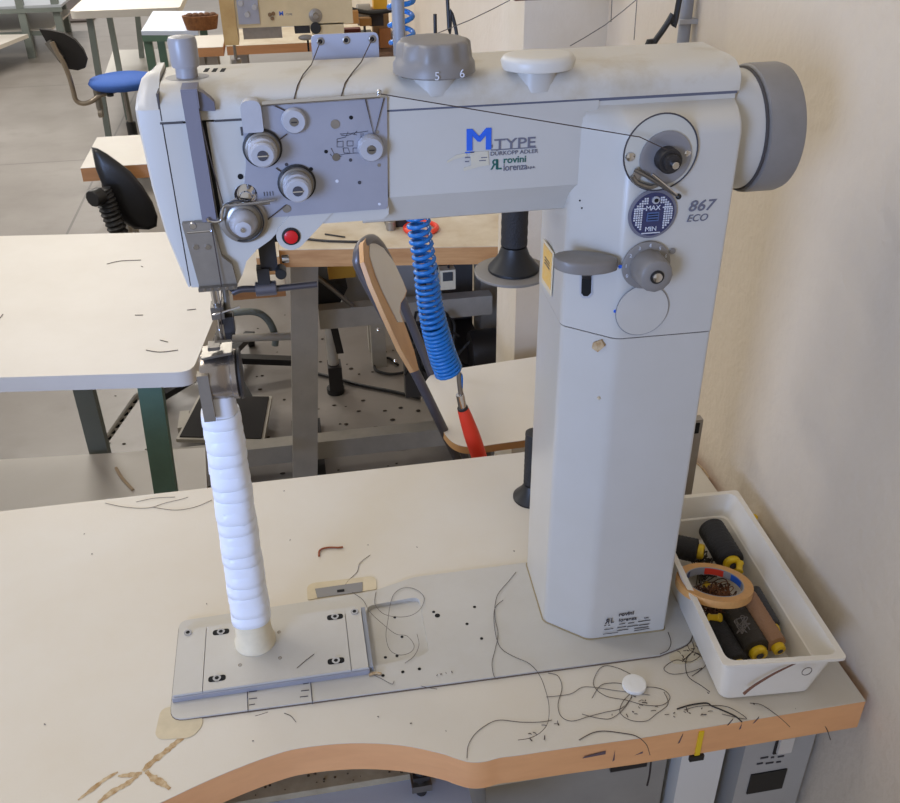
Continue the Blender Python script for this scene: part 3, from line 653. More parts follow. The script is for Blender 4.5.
# holes/screws on plate
for x,y,r_,m_ in ((335,124,.0037,M_bsteel),(351,117.5,.0016,M_hole),(336,157,.0032,M_steel),(326,151.5,.0015,M_hole),(350.5,160,.0014,M_ink),(377.5,132,.0014,M_bsteel),(379,165,.0015,M_bsteel),(311,169,.0016,M_hole),(286.5,164.5,.0014,M_ink),(337,181,.0014,M_whiteink),(359.5,182.5,.0015,M_ink),(379.5,204,.0012,M_whiteink),(286.5,208.5,.0035,M_bsteel)):
    q_ = py_(x,y,T); disc(G(),(q_.x,T,q_.z),r_,t=.0009 if r_>.003 else .0005).make('plate_screw' if r_>.003 else 'plate_hole', m_, tp)
q_ = py_(240.5,176.5,.757); disc(G(),(q_.x,.7570,q_.z),.0023).make('oil_hole', M_hole, sm)
# threading diagram
g = G()
def ln(*pts):
    g.tube([py_(x,y,T-.0003) for x,y in pts], .00028, 4)
ln((340,134),(350,133.5),(362,132),(368,131)); ln((341,135),(346,136),(352,134),(357,135)); ln((337,139),(337,147),(343,147),(343,141),(337,142)); ln((347,141),(353,141),(353,146),(347,146),(347,141)); ln((343,148),(348,148),(350,153),(344,153),(343,148)); ln((353,148),(362,148),(362,153),(353,153),(353,148)); ln((361,133),(361,146)); ln((363,133),(363,142)); ln((331,148),(335,156),(345,154),(356,153)); ln((330,154),(334,158),(342,156)); ln((346,136),(348,132)); ln((354,134),(357,131)); ln((337,139),(346,137))
g.make('threading_diagram', M_ink, tp)
# take-up guard bar and slot
def vb(name, x0_,x1_,y0_,y1_,z0_,z1_,m_, dx=0): 
    return G().slab([(x0_,y0_,z1_),(x1_,y0_,z1_),(x1_+dx,y0_,z0_),(x0_+dx,y0_,z0_)],(0,y1_-y0_,0)).make(name, m_, sm)
M_guard = mat('guard_grey', (118,116,126), .35)
vb('take_up_guard', -.0775,-.0660,.7480,.7580,1.332,1.437,M_guard,.001)
G().slab([py_(x,y,.7520) for x,y in ((195,90),(203,93),(214,102),(215.5,111),(196,111))],(0,.010,0)).bevel(.0008,1).make('guard_hood', mat('guard_dark',(98,96,106),.4), sm)
G().box((-.0775,.7482,1.4240),(-.0650,.7720,1.4385)).bevel(.0015).make('guard_top', M_guard, sm)
vb('take_up_slot', -.0655,-.0625,.7562,.7575,1.330,1.412,M_hole,.0015)
# needle bar face bracket
bp_ = [(-.0935,1.331),(-.0700,1.331),(-.0680,1.3200),(-.0655,1.3000),(-.0580,1.2920),(-.0560,1.2740),(-.0880,1.2740)]
fb = G().prism(bp_, .7500, .7568, 'y').bevel(.0008,1,30).make('finger_guard_bracket', M_bsteel, sm)
G().box((-.0885,.7440,1.2715),(-.0560,.7560,1.2745)).bevel(.0008).make('guard_lip', M_steel, fb)
for k in range(5): disc(G(),(-.0835+k*.0062,.7438,1.2735),.0012,(0,-1,0)).make('lip_rivet', M_chrome, fb)
for x,y,r_ in ((193,226,.0032),(196,247,.0028),(208,247,.0028)):
    q_ = py_(x,y,.750); G().lathe([(r_,0),(r_*.8,.0010)],(q_.x,.7500,q_.z),(0,-1,0),18).make('bracket_screw', M_chrome, fb)
G().tube([py_(187,233,.7495),py_(212,231,.7495)],.0008,6).make('bracket_edge', M_chrome, fb)
# needle bar, needle, presser foot, mechanism
G().cyl((-.0795,.786,1.285),(-.0795,.786,1.234),.0038).make('needle_bar', M_chrome, sm)
G().box((-.0850,.778,1.228),(-.0735,.794,1.240)).bevel(.0015).make('needle_clamp', M_steel, sm)
G().cyl((-.0800,.786,1.229),(-.0812,.786,1.199),.0012,.0006,seg=10).make('needle', M_chrome, sm)
G().cyl((-.0700,.790,1.290),(-.0710,.790,1.212),.0030).make('presser_bar', M_steel, sm)
G().box((-.0760,.781,1.210),(-.0665,.795,1.228)).bevel(.002).make('foot_clamp', M_dark, sm)
G().slab([(-.0850,.770,1.2085),(-.0700,.770,1.2085),(-.0680,.795,1.2120),(-.0830,.795,1.2120)],(0,0,.0025)).make('presser_foot', M_chrome, sm)
G().tube([(-.083,.772,1.236),(-.070,.772,1.239),(-.058,.772,1.242)], .0010, 8).make('foot_guide', M_chrome, sm)
G().cyl((-.0640,.786,1.286),(-.0640,.786,1.252),.0024).make('presser_bar', M_dark, sm)
G().tube([(-.0640,.786,1.250),(-.056,.786,1.2525),(-.045,.786,1.252),(-.030,.786,1.2505),(.013,.786,1.2515)], .0032, 10, 4).make('roller_arm_rod', mat('rod_gunmetal',(92,90,96),.3,.7), sm)
G().cyl((-.0430,.786,1.2515),(-.0240,.786,1.2515),.0068).make('rod_clamp', mat('clamp_gunmetal',(104,102,108),.35,.6), sm)
G().box((-.0400,.782,1.250),(-.0290,.794,1.272)).bevel(.003).make('rod_holder', M_dark, sm)
G().box((-.0360,.786,1.268),(-.0210,.800,1.318)).bevel(.003).make('lifting_bracket', M_dark, sm)
G().box((-.046,.800,1.290),(-.012,.856,1.320)).make('mechanism_cavity', M_black, sm)
G().cyl((-.0185,.790,1.268),(-.0185,.776,1.268),.0050).make('bracket_bolt', M_black, sm)
G().cyl((-.0165,.785,1.279),(-.0100,.785,1.279),.0036).make('bracket_bolt', M_chrome, sm)
# button lobe
a_, b_ = py_(291,236,.756), py_(322,203,.756)
dd = (b_-a_); dd.y = 0; L_ = dd.length; ang = math.atan2(dd.z, dd.x); lob = []
for k in range(13): t = ang+math.pi/2+math.pi*k/12; lob.append((a_.x+.0125*math.cos(t), a_.z+.0125*math.sin(t)))
lob += [(a_.x+dd.x+.0125*math.cos(ang-math.pi/2), a_.z+dd.z+.0125*math.sin(ang-math.pi/2)), (a_.x+dd.x+.0125*math.cos(ang+math.pi/2), a_.z+dd.z+.0125*math.sin(ang+math.pi/2))]
G().prism([l for l in lob], .7558, .7650, 'y').bevel(.0015,2,50).make('button_arm', M_paint, sm, sharp=30)
rb = G().lathe([(.0078,0),(.0078,.0012),(.0062,.0014)],(a_.x,.7558,a_.z),(0,-1,0),28).make('button_ring', M_black, sm)
G().lathe([(.0058,0),(.0058,.0018),(.0036,.0026)],(a_.x,.7546,a_.z),(0,-1,0),24).make('red_button', mat('red_button',(205,30,36),.25), rb)

# machine threads (upper thread run across the arm etc.)
def thread_thing(name, label, pts, m_, r_=.0006, sm_=5, cat='thread', group=None):
    o = G().tube(pts, r_, 6, sm_).make(name, m_); return tag(o, label, cat, group)
w0 = py_(381,94,T-.004)
G().tube([w0, py_(640,137,F-.012), Vector((p2.x,F-.012,p2.z+.009))], .0005, 5).make('upper_thread', M_thread, sm)
G().tube([(.037,.8615,1.4490), (.026,.815,1.4392), (.0175,.783,1.4380), (.012,.766,1.4335), (.0085,.7575,1.4262), (.007,.7555,1.420)], .0005, 5).make('upper_thread', M_thread, sm)
G().tube([(.083,.8615,1.4490), (.068,.815,1.4392), (.058,.783,1.4380), (.050,.766,1.4335), (.046,.7575,1.4262), (.044,.7555,1.420)], .0005, 5).make('upper_thread', M_thread, sm)
for pa in (((365,98),(374,137),(384,98)),((271,104),(290,113)),((287,134),(266,150)),((276,168),(292,180)),((286,205),(262,224))):
    G().tube([py_(x,y,T-.0012) for x,y in pa], .0005, 5).make('upper_thread', M_thread, sm)
G().tube([py_(x,y,.7465) for x,y in ((203,128),(208,150),(223,204))], .0005, 5).make('upper_thread', M_thread, sm)
G().tube([(-.0700,.7480,1.330),(-.0690,.7460,1.275),(-.0755,.770,1.238),(-.0790,.784,1.206)], .0005, 5).make('upper_thread', M_thread, sm)
#PART2
# ------------------------------------------------------------------ thread stand behind the column
ts = thing('thread_stand', 'grey disc thread stand standing behind the machine column', 'thread stand', (.315,1.01,.8))
G().cyl((.315,1.01,.8005),(.315,1.01,.808),.022).make('base', M_dark, ts)
G().cyl((.315,1.01,.808),(.315,1.01,1.235),.006).make('pole', M_conduit, ts)
G().tube([(.315,1.01,1.146),(.2515,1.0,1.146)],.005).make('arm', M_conduit, ts)
G().lathe([(.0445,0),(.0460,.001),(.0460,.0035),(.0445,.0045),(.01,.0047)],(.2515,1.0,1.150),seg=56).make('spool_disc', mat('disc_grey',(126,121,114),.45,.2), ts)
def spool(name, label, base, ax, r, L, mth, cap=None, flare=None, group=None, cat='thread spool'):
    base = Vector(base); ax = Vector(ax).normalized(); t = thing(name, label, cat, tuple(base), group)
    b0 = 0
    if flare:
        G().lathe([(flare[0],0),(flare[0],.003),(flare[0]*.62,flare[1]*.6),(r*.95,flare[1])], base, ax, 36).make('cone_base', M_black, t); b0 = flare[1]
    n = 26; prof = [(r*.7,b0)]
    for k in range(n+1): prof.append((r*(1+.018*math.sin(k*2.3)), b0+.002+(L-.004)*k/n))
    prof.append((r*.6,b0+L)); G().lathe(prof, base, ax, 32).make('wound_thread', mth, t, sharp=60)
    if cap:
        G().lathe([(r*.62,0),(r*.66,.0015),(r*.62,.0065),(r*.5,.0075),(r*.32,.0076),(r*.30,.004)], base+ax*(b0+L), ax, 24).make('spool_cap', cap, t)
        disc(G(), base+ax*(b0+L+.0072), r*.26, ax, .0008).make('cap_hole', M_ink, t)
    return t
spool('thread_cone', 'black thread cone standing upright on the grey disc', (.2530,1.0,1.1550), (0,0,1), .0158, .12, M_spool, flare=(.0310,.030))
spool('thread_cone', 'black thread cone standing on the tabletop close behind the column', (.2900,1.003,.8005), (0,0,1), .0128, .088, M_spool, flare=(.0270,.024))

# ------------------------------------------------------------------ crate with spools
cr = thing('plastic_crate', 'long white plastic crate of thread spools at the right end of the table', 'crate', (.46,.74,.8))
def rq(q_, z, r_=.012, d=0):
    p = rounded(offp(q_, d) if d else q_, r_, 5); return [(x,y,z) for x,y in p]
BQ = [(.4000,.6150),(.5020,.6075),(.5130,.868),(.4190,.872)]
TQ = [(.3955,.6110),(.5150,.5980),(.5290,.8790),(.4150,.8830)]
g = G()
zT = .8660
mid = [((a[0]+b[0])/2,(a[1]+b[1])/2) for a,b in zip(BQ,TQ)]
g.rings([rq(BQ,.8005,.012,.004), rq(BQ,.8030), rq(mid,.833), rq(TQ,zT-.004), rq(TQ,zT-.0035,.006,-.0060), rq(TQ,zT,.006,-.0060), rq(TQ,zT,.012,.0005), rq(TQ,zT-.006,.012,.0030), rq(mid,.838,.012,.0030), rq(mid,.8365,.012,.0050), rq(BQ,.8060,.012,.0055), rq(BQ,.8045,.012,.0090)])
g.make('crate_body', M_crate, cr, sharp=35)
def insp(label, p0, p1, r, mth, cap=M_yellow, z0=.822, z1=.826, group=None):
    a = pz(*p0, z0); b = pz(*p1, z1); L = (b-a).length
    return spool('thread_spool', label, a, b-a, r, L, mth, cap, group=group)
insp('large black thread spool with yellow cap, lying rearmost in the crate', (711,528), (731,562), .0170, M_spool, z0=.836, z1=.836)
insp('black thread spool lying sideways behind the tape roll, yellow cap facing right', (660,543), (698,551), .0150, M_spool, z0=.836, z1=.838)
insp('black thread spool against the left wall of the crate, yellow cap at its near end', (711,620), (737,664), .0135, M_spool, z0=.829, z1=.822)
insp('dark olive thread spool between the black and the tan spools', (730,606), (757,651), .0158, M_spoolgr, z0=.828, z1=.824)
insp('tan brown thread spool with yellow cap near the front of the crate', (746,596), (777,646), .0118, M_spoolbr, z0=.836, z1=.826)
insp('small dark grey thread spool along the right wall of the crate', (752,590), (773,627), .0095, mat('grey_thread',(58,58,60),.7,bump=.3,bscale=500), z0=.834, z1=.828)
insp('nearly empty brown spool with yellow end lying under the tape roll', (722,600), (709,588), .0080, M_spoolbr, z0=.822, z1=.822)
for k,(x,y,lab,ax) in enumerate(((739,572,'empty yellow spool core beside the large black spool',(.5,1,.3)),(747,588,'empty yellow spool core leaning on the right crate wall',(.2,1,-.3)),(709,618,'short yellow spool end below the tape roll',(.7,-.6,.5)))):
    p = pz(x,y,.838); g = G().lathe([(.0046,0),(.0052,.001),(.0040,.003),(.0040,.011),(.0052,.013),(.0046,.0145)], p, ax, 20)
    tag(g.make('spool_core', M_yellow), lab, 'spool core')
# tape roll
tc_ = pz(714,585,.855); tax = Vector((.10,.20,1)).normalized()
tr = thing('tape_roll', 'roll of tan adhesive tape with red and blue printed core in the crate', 'tape roll', tuple(tc_))
M_masking = mat('masking_tape',(206,154,92),.45,noise=.3,scale=200)
def ringsolid(ri, ro, h, c_, ax, mm, nm, par):
    return G().lathe([(ri,-h/2),(ri,h/2),(ro,h/2),(ro,-h/2),(ri,-h/2)], c_, ax, 48, close=False).make(nm, mm, par)
ringsolid(.0335,.0440,.009,tc_,tax,M_masking,'tape_winding',tr)
ringsolid(.0322,.0334,.0092,tc_,tax,mat('core_paper',(150,152,160),.6),'core',tr)
qx = tax.to_track_quat('Z','Y').to_matrix()
for a0,a1,m_,nm in ((.5,1.3,M_red,'red_print'),(1.45,1.85,M_inkblue,'blue_print'),(2.0,2.4,M_red,'red_print'),(-.5,.35,mat('navy_print',(60,74,112),.6),'blue_print'),(-1.9,-1.2,M_red,'red_print'),(-2.8,-2.2,M_inkblue,'blue_print')):
    g = G(); vs_ = []
    for k in range(9):
        a = a0+(a1-a0)*k/8; vs_.append((g.bm.verts.new(tc_+qx@Vector((.0319*math.cos(a),.0319*math.sin(a),-.0040))), g.bm.verts.new(tc_+qx@Vector((.0319*math.cos(a),.0319*math.sin(a),.0040)))))
    for u,v in zip(vs_,vs_[1:]): g.bm.faces.new((u[0],v[0],v[1],u[1]))
    g.make(nm, m_, tr)
# tangled thread inside crate
def tangle(c_, r_, n, rnd, flat=.35):
    pts = []; 
    for k in range(n): pts.append(Vector((c_[0]+rnd.uniform(-r_,r_)*.8, c_[1]+rnd.uniform(-r_,r_), c_[2]+rnd.uniform(-r_,r_)*flat)))
    return pts
rnd = random.Random(3)
c1 = pz(716,602,.826)
tag(G().tube(tangle(c1,.030,150,rnd,.42), .0007, 5, 4).make('thread_heap', mat('dark_rust_thread',(84,52,34),.85)), 'heap of dark brown thread waste filling the crate under the tape roll', 'thread', kind='stuff')
c1 = pz(704,566,.822)
tag(G().tube(tangle(c1,.022,80,rnd,.4), .0007, 5, 4).make('thread_heap', mat('olive_waste',(70,62,48),.85)), 'olive thread waste behind the tape roll in the crate', 'thread', kind='stuff')
c1 = pz(722,597,.838)
tag(G().tube(tangle(c1,.019,46,rnd), .0005, 5, 6).make('thread_tangle', mat('rust_thread',(120,74,40),.8)), 'tangle of rust brown thread below the tape roll in the crate', 'thread')
c1 = pz(742,625,.848)
tag(G().tube(tangle(c1,.013,22,rnd,.2), .0005, 5, 6).make('thread_tangle', M_thread2), 'grey thread tangle lying over the spools near the crate front', 'thread')
p_ = [py_(x,y,.6035) for x,y in ((742,691),(752,683),(770,672),(786,664),(797,659))]
p_ = [Vector((p.x, .5995, p.z)) for p in p_]
tag(G().tube(p_, .0010, 7, 4, taper=lambda t: 1.6-.9*t).make('thread_end', mat('brown_cord',(112,76,58),.8)), 'brown cord end with dark knot hanging on the front of the crate', 'thread')
tag(G().torus((py_(804,667,.6).x,.5940,py_(804,667,.6).z),.0055,.0004,(0,1,0),24).make('thread_loop', M_thread), 'small thread loop on the front lip of the crate', 'thread')
# things behind the crate by the wall
G_ = G().lathe([(.0058,0),(.0060,.001),(.0050,.004),(.0050,.026),(.0064,.029),(.0064,.033),(.0050,.034)], (.5540,pxw(754,512,.554).y,.8003), (0,0,1), 20).make('spool_core', M_yellow); tag(G_, 'yellow spool end standing between the crate and the wall', 'spool core')
tag(G().tube([pz(x,y,.8008) for x,y in ((752,530),(757,522),(764,524),(768,532),(763,540),(755,536),(757,527),(765,533),(767,540),(763,548))], .0005, 5, 5).make('thread_end', M_thread), 'curly brown thread on the table between the crate and the wall', 'thread')
tag(G().tube([Vector((.5500,pz(700,462).y,.8025)), pz(704,470,.8025), pz(709,478,.8012)], .0010, 6, 3).make('thread_end', M_stain), 'short tan cord at the back right corner of the table', 'thread')

# ------------------------------------------------------------------ loose threads on the table
def tt(label, pxs, m_=M_thread, r_=.00032, z=.8008, name='loose_thread'):
    return tag(G().tube([pz(x,y,z) for x,y in pxs], r_, 6, 6).make(name, m_), label, 'thread')
tt('long dark thread lying over the rear table edge at left', [(105,503),(125,507),(148,508),(165,503),(182,499),(188,497)])
tt('dark thread crossing behind the white post near the rear edge', [(136,502),(155,498),(175,497)])
tt('dark thread running to the back edge left of the white post', [(152,507),(175,510),(195,507),(212,500)])
tt('thin thread standing up from the slot behind the slide plate', [(341,592),(348,581),(357,572),(360,563),(370,555)])
tt('looped brown thread on the recess of the bedplate', [(376,592),(375,604),(384,614),(399,617),(412,615),(421,608),(424,597),(415,589),(403,588),(394,594),(390,606),(388,620),(386,636),(390,650),(400,655),(411,652),(414,645),(407,636),(396,634),(384,625),(370,612),(363,600),(352,592)], M_thread2, z=.8042)
tt('short brown thread on the right side of the bedplate recess', [(417,634),(419,645),(414,656),(405,663)], M_thread2, z=.8042)
tt('two-strand thread curving across the bedplate left of the column', [(516,572),(508,582),(498,594),(495,606),(495,618),(498,634),(495,650),(492,663),(494,676),(498,679)], M_thread, z=.8042)
tt('long thread curving from the bedplate over the front white tabletop', [(503,600),(495,608),(494,622),(497,640),(503,650),(515,657),(530,664),(540,676),(546,692),(549,706),(548,722),(541,732),(530,738),(518,740)], M_thread, z=.8042)
tt('thread lying in a wide arc towards the curved edge', [(546,697),(570,694),(583,687),(600,688),(612,690),(628,692),(650,695)], M_thread2)
tt('thread hanging down over the curved edge at the inside corner', [(552,720),(540,722),(520,722),(500,720),(488,724),(475,734),(468,746),(467,758)], M_thread)
tt('dark thread winding beside the small white pad', [(548,673),(558,676),(562,688),(558,704),(561,716),(572,721),(590,716),(606,712),(622,708),(632,697)], M_thread)
tt('large thread loop around the small white pad', [(634,676),(618,668),(604,666),(596,674),(594,686),(606,696),(626,700),(645,705),(662,705),(670,698),(664,690),(650,687),(636,690),(624,700),(620,712),(630,720),(646,721),(656,714),(668,704),(664,692)], M_thread)
tt('thread loop with loose end left of the small white pad', [(592,698),(600,686),(610,683),(622,684),(632,692),(626,706),(612,718),(598,718),(582,714)], M_thread)
tt('dark thread draped across the front of the tabletop and over its edge', [(579,740),(592,733),(604,731),(622,733),(636,736),(646,744),(650,755)], M_thread, r_=.00045)
tt('thread tangle arcing out from under the column foot', [(668,632),(671,642),(668,650),(660,654)], M_thread, r_=.00042, z=.8042)
tt('dense thread loops between the column and the crate', [(672,648),(684,640),(690,650),(700,655),(690,662),(676,660),(664,668),(672,674),(690,672),(702,668),(692,676),(706,664),(694,652),(682,662)], M_thread, z=.8010)
tt('thread running along the left foot of the crate', [(681,618),(687,632),(694,648),(686,660),(688,676),(702,686),(710,692)], M_thread, r_=.00042, z=.8014)
tt('long thread from the crate corner over the front edge', [(684,710),(700,706),(724,706),(738,712),(746,719),(722,714)], M_thread)
tt('dark stiff thread lying right behind the yellow strap', [(677,709),(690,705),(706,703),(712,706),(722,710),(735,716),(742,722)], mat('dark_thread',(48,40,36),.8), r_=.0008)
tt('thread trailing across the corner below the crate', [(750,703),(762,705),(778,716),(790,727)], M_thread)
tag(G().tube([Vector((py_(790,727,.5905).x,.5900,.800)), Vector((.492,.5885,.785)), Vector((.512,.586,.770)), Vector((.524,.584,.745))], .0005, 6, 5).make('hanging_thread', M_thread), 'thread end dangling in front of the table below the crate', 'thread')
tag(G().tube([Vector((py_(649,757,.59).x,.5895,.797)), Vector((py_(650,770,.588).x,.5875,py_(650,770,.588).z)), Vector((py_(647,785,.588).x,.5875,py_(647,785,.588).z))], .0011, 6, 4).make('hanging_thread', mat('dark_thread',(48,40,36),.8)), 'dark thread dangling from the edge band left of the yellow strap', 'thread')
p0 = pz(317,549,.8015)
tt('reddish brown curled scrap behind the slide plate', [(319,556),(320,550),(328,547.5),(338,547.5),(343,547)], mat('red_scrap',(140,70,34),.6), r_=.0013, z=.8018, name='scrap_curl')
tt('short dark thread on the slide plate right of the post', [(297,668),(305,661),(314,654)], M_thread, z=.8126)
tt('short dark thread across the front edge of the bedplate', [(255,716),(262,714),(268,712)], M_thread, z=.8042)
tt('thread at the bedplate edge under the slide plate scale', [(284,713),(291,716),(296,722)], M_thread)
tt('thread by the recess front edge of the bedplate', [(372,674),(382,679),(392,684),(394,681)], M_thread2, z=.8042)
tt('brown scrap by the front left of the bedplate recess', [(369,675),(376,673),(381,674)], M_stain, r_=.0016, z=.8050, name='scrap_curl')
tt('short dark thread near the front edge of the bedplate', [(421,686),(430,688),(437,689)], M_thread, z=.8042)
# small pieces of thread litter (uncountable specks)
rnd = random.Random(11); g = G()
def fleck(px, py, z=.8008, l=None):
    p = pz(px,py,z); a = rnd.uniform(0,3.14); l = l or rnd.uniform(.0015,.006)
    d = Vector((math.cos(a),math.sin(a),0))*l; g.tube([p-d/2, p+Vector((rnd.uniform(-.001,.001),rnd.uniform(-.001,.001),.0003)), p+d/2], rnd.uniform(.0003,.0006), 5)
for cx_,cy_,sx_,sy_,n_ in ((655,712,26,10,11),(700,712,28,8,11),(640,700,12,8,6),(536,742,12,8,5),(552,724,8,3,4),(690,650,14,10,10),(560,560,240,30,0)):
    for _ in range(n_): 
        x_, y_ = rnd.gauss(cx_,sx_*.6), rnd.gauss(cy_,sy_*.5); 
        P3 = pz(x_,y_)
        if P3.y > .60: fleck(x_,y_)
for x_,y_ in ((754,704),(708,693),(284,491+0),(84,534),(92,554),(207,596+8),(45,724),(253,741),(378,717),(411,583+140),(290,540),(417,547),(514,551),(368,545),(446,731)): fleck(x_,y_,l=.0016)
for x_,y_ in ((441,674),(446,673),(452,672),(437,675)): fleck(x_,y_,.8042,.002)
tag(g.make('thread_litter', M_thread), 'scattered snippets of dark thread along the front of the tabletop', 'lint', kind='stuff')
p = pz(634,686,.8005)
tag(G().lathe([(.0130,0),(.0135,.001),(.0130,.0045),(.010,.0052),(.0040,.0048)], p, (0,0,1), 30).make('white_pad', mat('pad_white',(226,224,218),.6)), 'small round white pad lying on the front right of the tabletop', 'pad')
# cutout litter on the ledge
rnd = random.Random(5); g = G()
for _ in range(45):
    x_ = rnd.uniform(-.11,.08); y_ = rnd.uniform(.658,.690); r_ = rnd.uniform(.0006,.0022); g.ball((x_,y_,.7073+r_*.3), r_, (1,1,.5), 8, 5)
tag(g.make('ledge_lint', mat('lint_dark',(84,72,52),.9)), 'dark lint specks on the dusty ledge under the table', 'lint', kind='stuff')

# ------------------------------------------------------------------ left white table with green legs
lt = thing('white_work_table', 'white rounded-corner work table with green legs standing left behind the machine', 'table', (-.8,1.8,0))
fr = pz(192,372); fl = pz(0,377.5); rr_ = pz(165,232); e1 = (fl-fr).normalized(); e2 = Vector((-e1.y,e1.x,0)); e2 = e2 if e2.y > 0 else -e2
dep = (rr_-fr).dot(e2); FR_ = fr; 
corner = [(FR_+e1*1.7), FR_, FR_+e2*dep+e1*-.0, FR_+e2*dep+e1*1.7]
G().prism(rounded([(p.x,p.y) for p in corner],[0,.03,.03,0]), .770, .800).bevel(.008,4,40).make('tabletop', M_white, lt)
def leg_px(a, b, y, w, t, m_, par, zt=.769, zb=0, name='leg'):
    A1 = py_(*a, y); B1 = py_(*b, y); d = B1-A1; top_ = A1+d*((zt-A1.z)/d.z); bot = A1+d*((zb-A1.z)/d.z)
    return G().beam(bot, top_, w, t).make(name, m_, par)
leg_px((152,396),(166,490),1.52,.042,.03,M_green,lt)
leg_px((86,396),(101,455),2.05,.045,.035,M_ggrey,lt)
sh = [pz(-60,463,.3), pz(205,447.5,.3), pz(208,505,.3), pz(-60,535,.3)]
s_ = G().slab(sh, (0,0,-.02)).bevel(.003).make('lower_shelf', M_white, lt)
tag(G().tube([pz(x,y,.3012) for x,y in ((116,468),(122,478),(133,490))], .004, 8, 3).make('seam_ripper', mat('clear_tan',(196,172,140),.3)), 'small translucent tool lying on the lower shelf of the white work table', 'tool')
ai = thing('slotted_angle_brace', 'grey slotted steel brace leaning behind the green table leg', 'brace', (-.5,2.1,0))
a_, b_ = pz(98,452,.02), py_(140,392,2.30)
g = G().beam(a_, b_, .04, .006).make('brace_bar', M_frame, ai)
d_ = (b_-a_)
for k in range(9):
    q_ = a_+d_*(.08+.1*k); disc(G(), q_+Vector((.0,-.0045,0)), .008, (0,-1,.2), .001).make('slot', M_hole, ai)
tt_ = [((107,264),(120,261),(141,260)),((141,266),(143,267)),((146,350),(160,352),(178,350)),((160,340),(168,342)),((135,315),(143,315)),((187,310),(196,309)),((0,318),(3,314))]
labs = ['dark thread near the rear of the left white table','tiny dark speck on the left white table','longest dark thread near the right front corner of the left table','curled thread just above the longest one on the left table','faint thread in the middle of the left table','short thread by the right edge of the left table','thread at the far left of the left table']
for pts,lb in zip(tt_,labs): tt(lb, pts, M_thread, r_=.0007)

# ------------------------------------------------------------------ folding chair
ch = thing('folding_chair', 'folding chair with cream laminated plywood seat and backrest behind the machine', 'chair', (.3,1.45,0))
seat = [pz(x,y,.72) for x,y in ((425,383),(432,375),(446,371),(540,356.5),(560,353),(556,433),(535,439),(500,444),(472,447.5),(455,444),(444,433),(433,410),(426,393))]
def clampx(p): p.y = min(p.y,1.605); return p
seat = catmull(seat, 4); seat = [clampx(p) for p in seat]
sd = G().slab(seat, (0,0,-.0135)).make('seat', mat('plywood_light',(204,160,108),.5,noise=.6,scale=12,rgb2=(168,118,72)), ch)
G().slab([p+Vector((0,0,.0012)) for p in seat], (0,0,-.0011)).make('seat_laminate', M_white, ch)
tp0 = py_(362,250,1.34); tp1 = py_(460,458,1.34); td = (tp1-tp0).normalized(); tn = Vector((0,1,0)).cross(td).normalized()
if tn.z < 0: tn = -tn
tn = (tn+Vector((0,-.20,0))).normalized()
tend = tp0+td*((0.02-tp0.z)/td.z)
M_tubeg = mat('tube_grey',(96,94,98),.35,.5)
lowA = py_(457,458,1.32)
off = Vector((.03,.20,.0)); t2a = py_(402,300,1.52); t2b = py_(436,385,1.52); d2 = (t2b-t2a).normalized()
G().tube([lowA+(tend-tp1),lowA,py_(412,366,1.32),py_(364,277,1.32),py_(358,257,1.322),py_(363,244,1.34),py_(374,240,1.39),py_(386,256,1.45),py_(396,282,1.50), t2a, t2b, t2a+d2*((.02-t2a.z)/d2.z)], .0085, 12, 5).make('frame_tube', M_tubeg, ch)
for yv, x0_ in ((1.36,.41),(1.56,.41)):
    G().tube([(x0_-.13,yv-.05,.70),(x0_-.02,yv,.3),(x0_-.06,yv,.02)], .009, 10, 3).make('rear_leg', M_tubeg, ch)
bpt = [(363,244),(366,238),(372,236.5),(378,239),(385,250),(394,262),(403,281),(407,291),(405,297),(401,303),(400,312),(407,330),(414,350),(419,370),(414,372),(401,350),(385,315),(372,285),(364,262)]
bp0 = tp0 + tn*.012
bk = [pplane(x,y,bp0,tn) for x,y in bpt]
G().slab(bk, -tn*.007).make('backrest', mat('plywood_light',(204,160,108),.5), ch)
inn = [(370,243),(376,239.5),(380,242),(385,250),(394,262),(403,281),(406.5,291),(404,297),(400.5,303),(399.5,312),(403,322),(398,322),(391,308),(383,292),(376,275),(370,256)]
G().slab([pplane(x,y,bp0+tn*.0015,tn) for x,y in inn], -tn*.0012).make('backrest_laminate', M_white, ch)
for x,y in ((378,330),(395,361)): 
    q_ = py_(x,y,1.309); G().ball(q_, .003).make('rivet', M_chrome, ch)

# ------------------------------------------------------------------ air hose and blow gun
hose = thing('coiled_air_hose', 'bright blue coiled air hose hanging behind the machine arm', 'hose', (.2,1.2,.8))
path = [Vector((.165,1.20,2.3)), Vector((.162,1.20,1.8)), py_(402,-40,1.20), py_(401,20,1.20), py_(409,120,1.20), py_(418,218,1.20), py_(425,265,1.20), py_(431,310,1.20), py_(441,350,1.20), py_(449,372,1.20)]
P = catmull(path, 30); S = [0]
for a,b in zip(P,P[1:]): S.append(S[-1]+(b-a).length)
tot = S[-1]; pts = []; ph = 0; s_ = 0; i = 0
while s_ < tot:
    while S[i+1] < s_: i += 1
    u = (s_-S[i])/(S[i+1]-S[i]); p = P[i].lerp(P[i+1],u); t = (P[i+1]-P[i]).normalized()
    f_ = s_/tot; zc = p.z
    pitch = .020 if zc > 1.25 else (.0115 if zc > 1.06 else (.0092 if zc > .98 else .0064)); r_ = .0145 if zc > 1.1 else .0145+.0055*(1.1-zc)/.20
    up = Vector((0,1,0)); up = (up-t*up.dot(t)).normalized(); b_ = t.cross(up)
    pts.append(p+(up*math.cos(ph)+b_*math.sin(ph))*r_); ph += 2*math.pi/14; s_ += pitch/14
G().tube(pts, .0032, 7).make('coil', M_blue, hose, sharp=80)
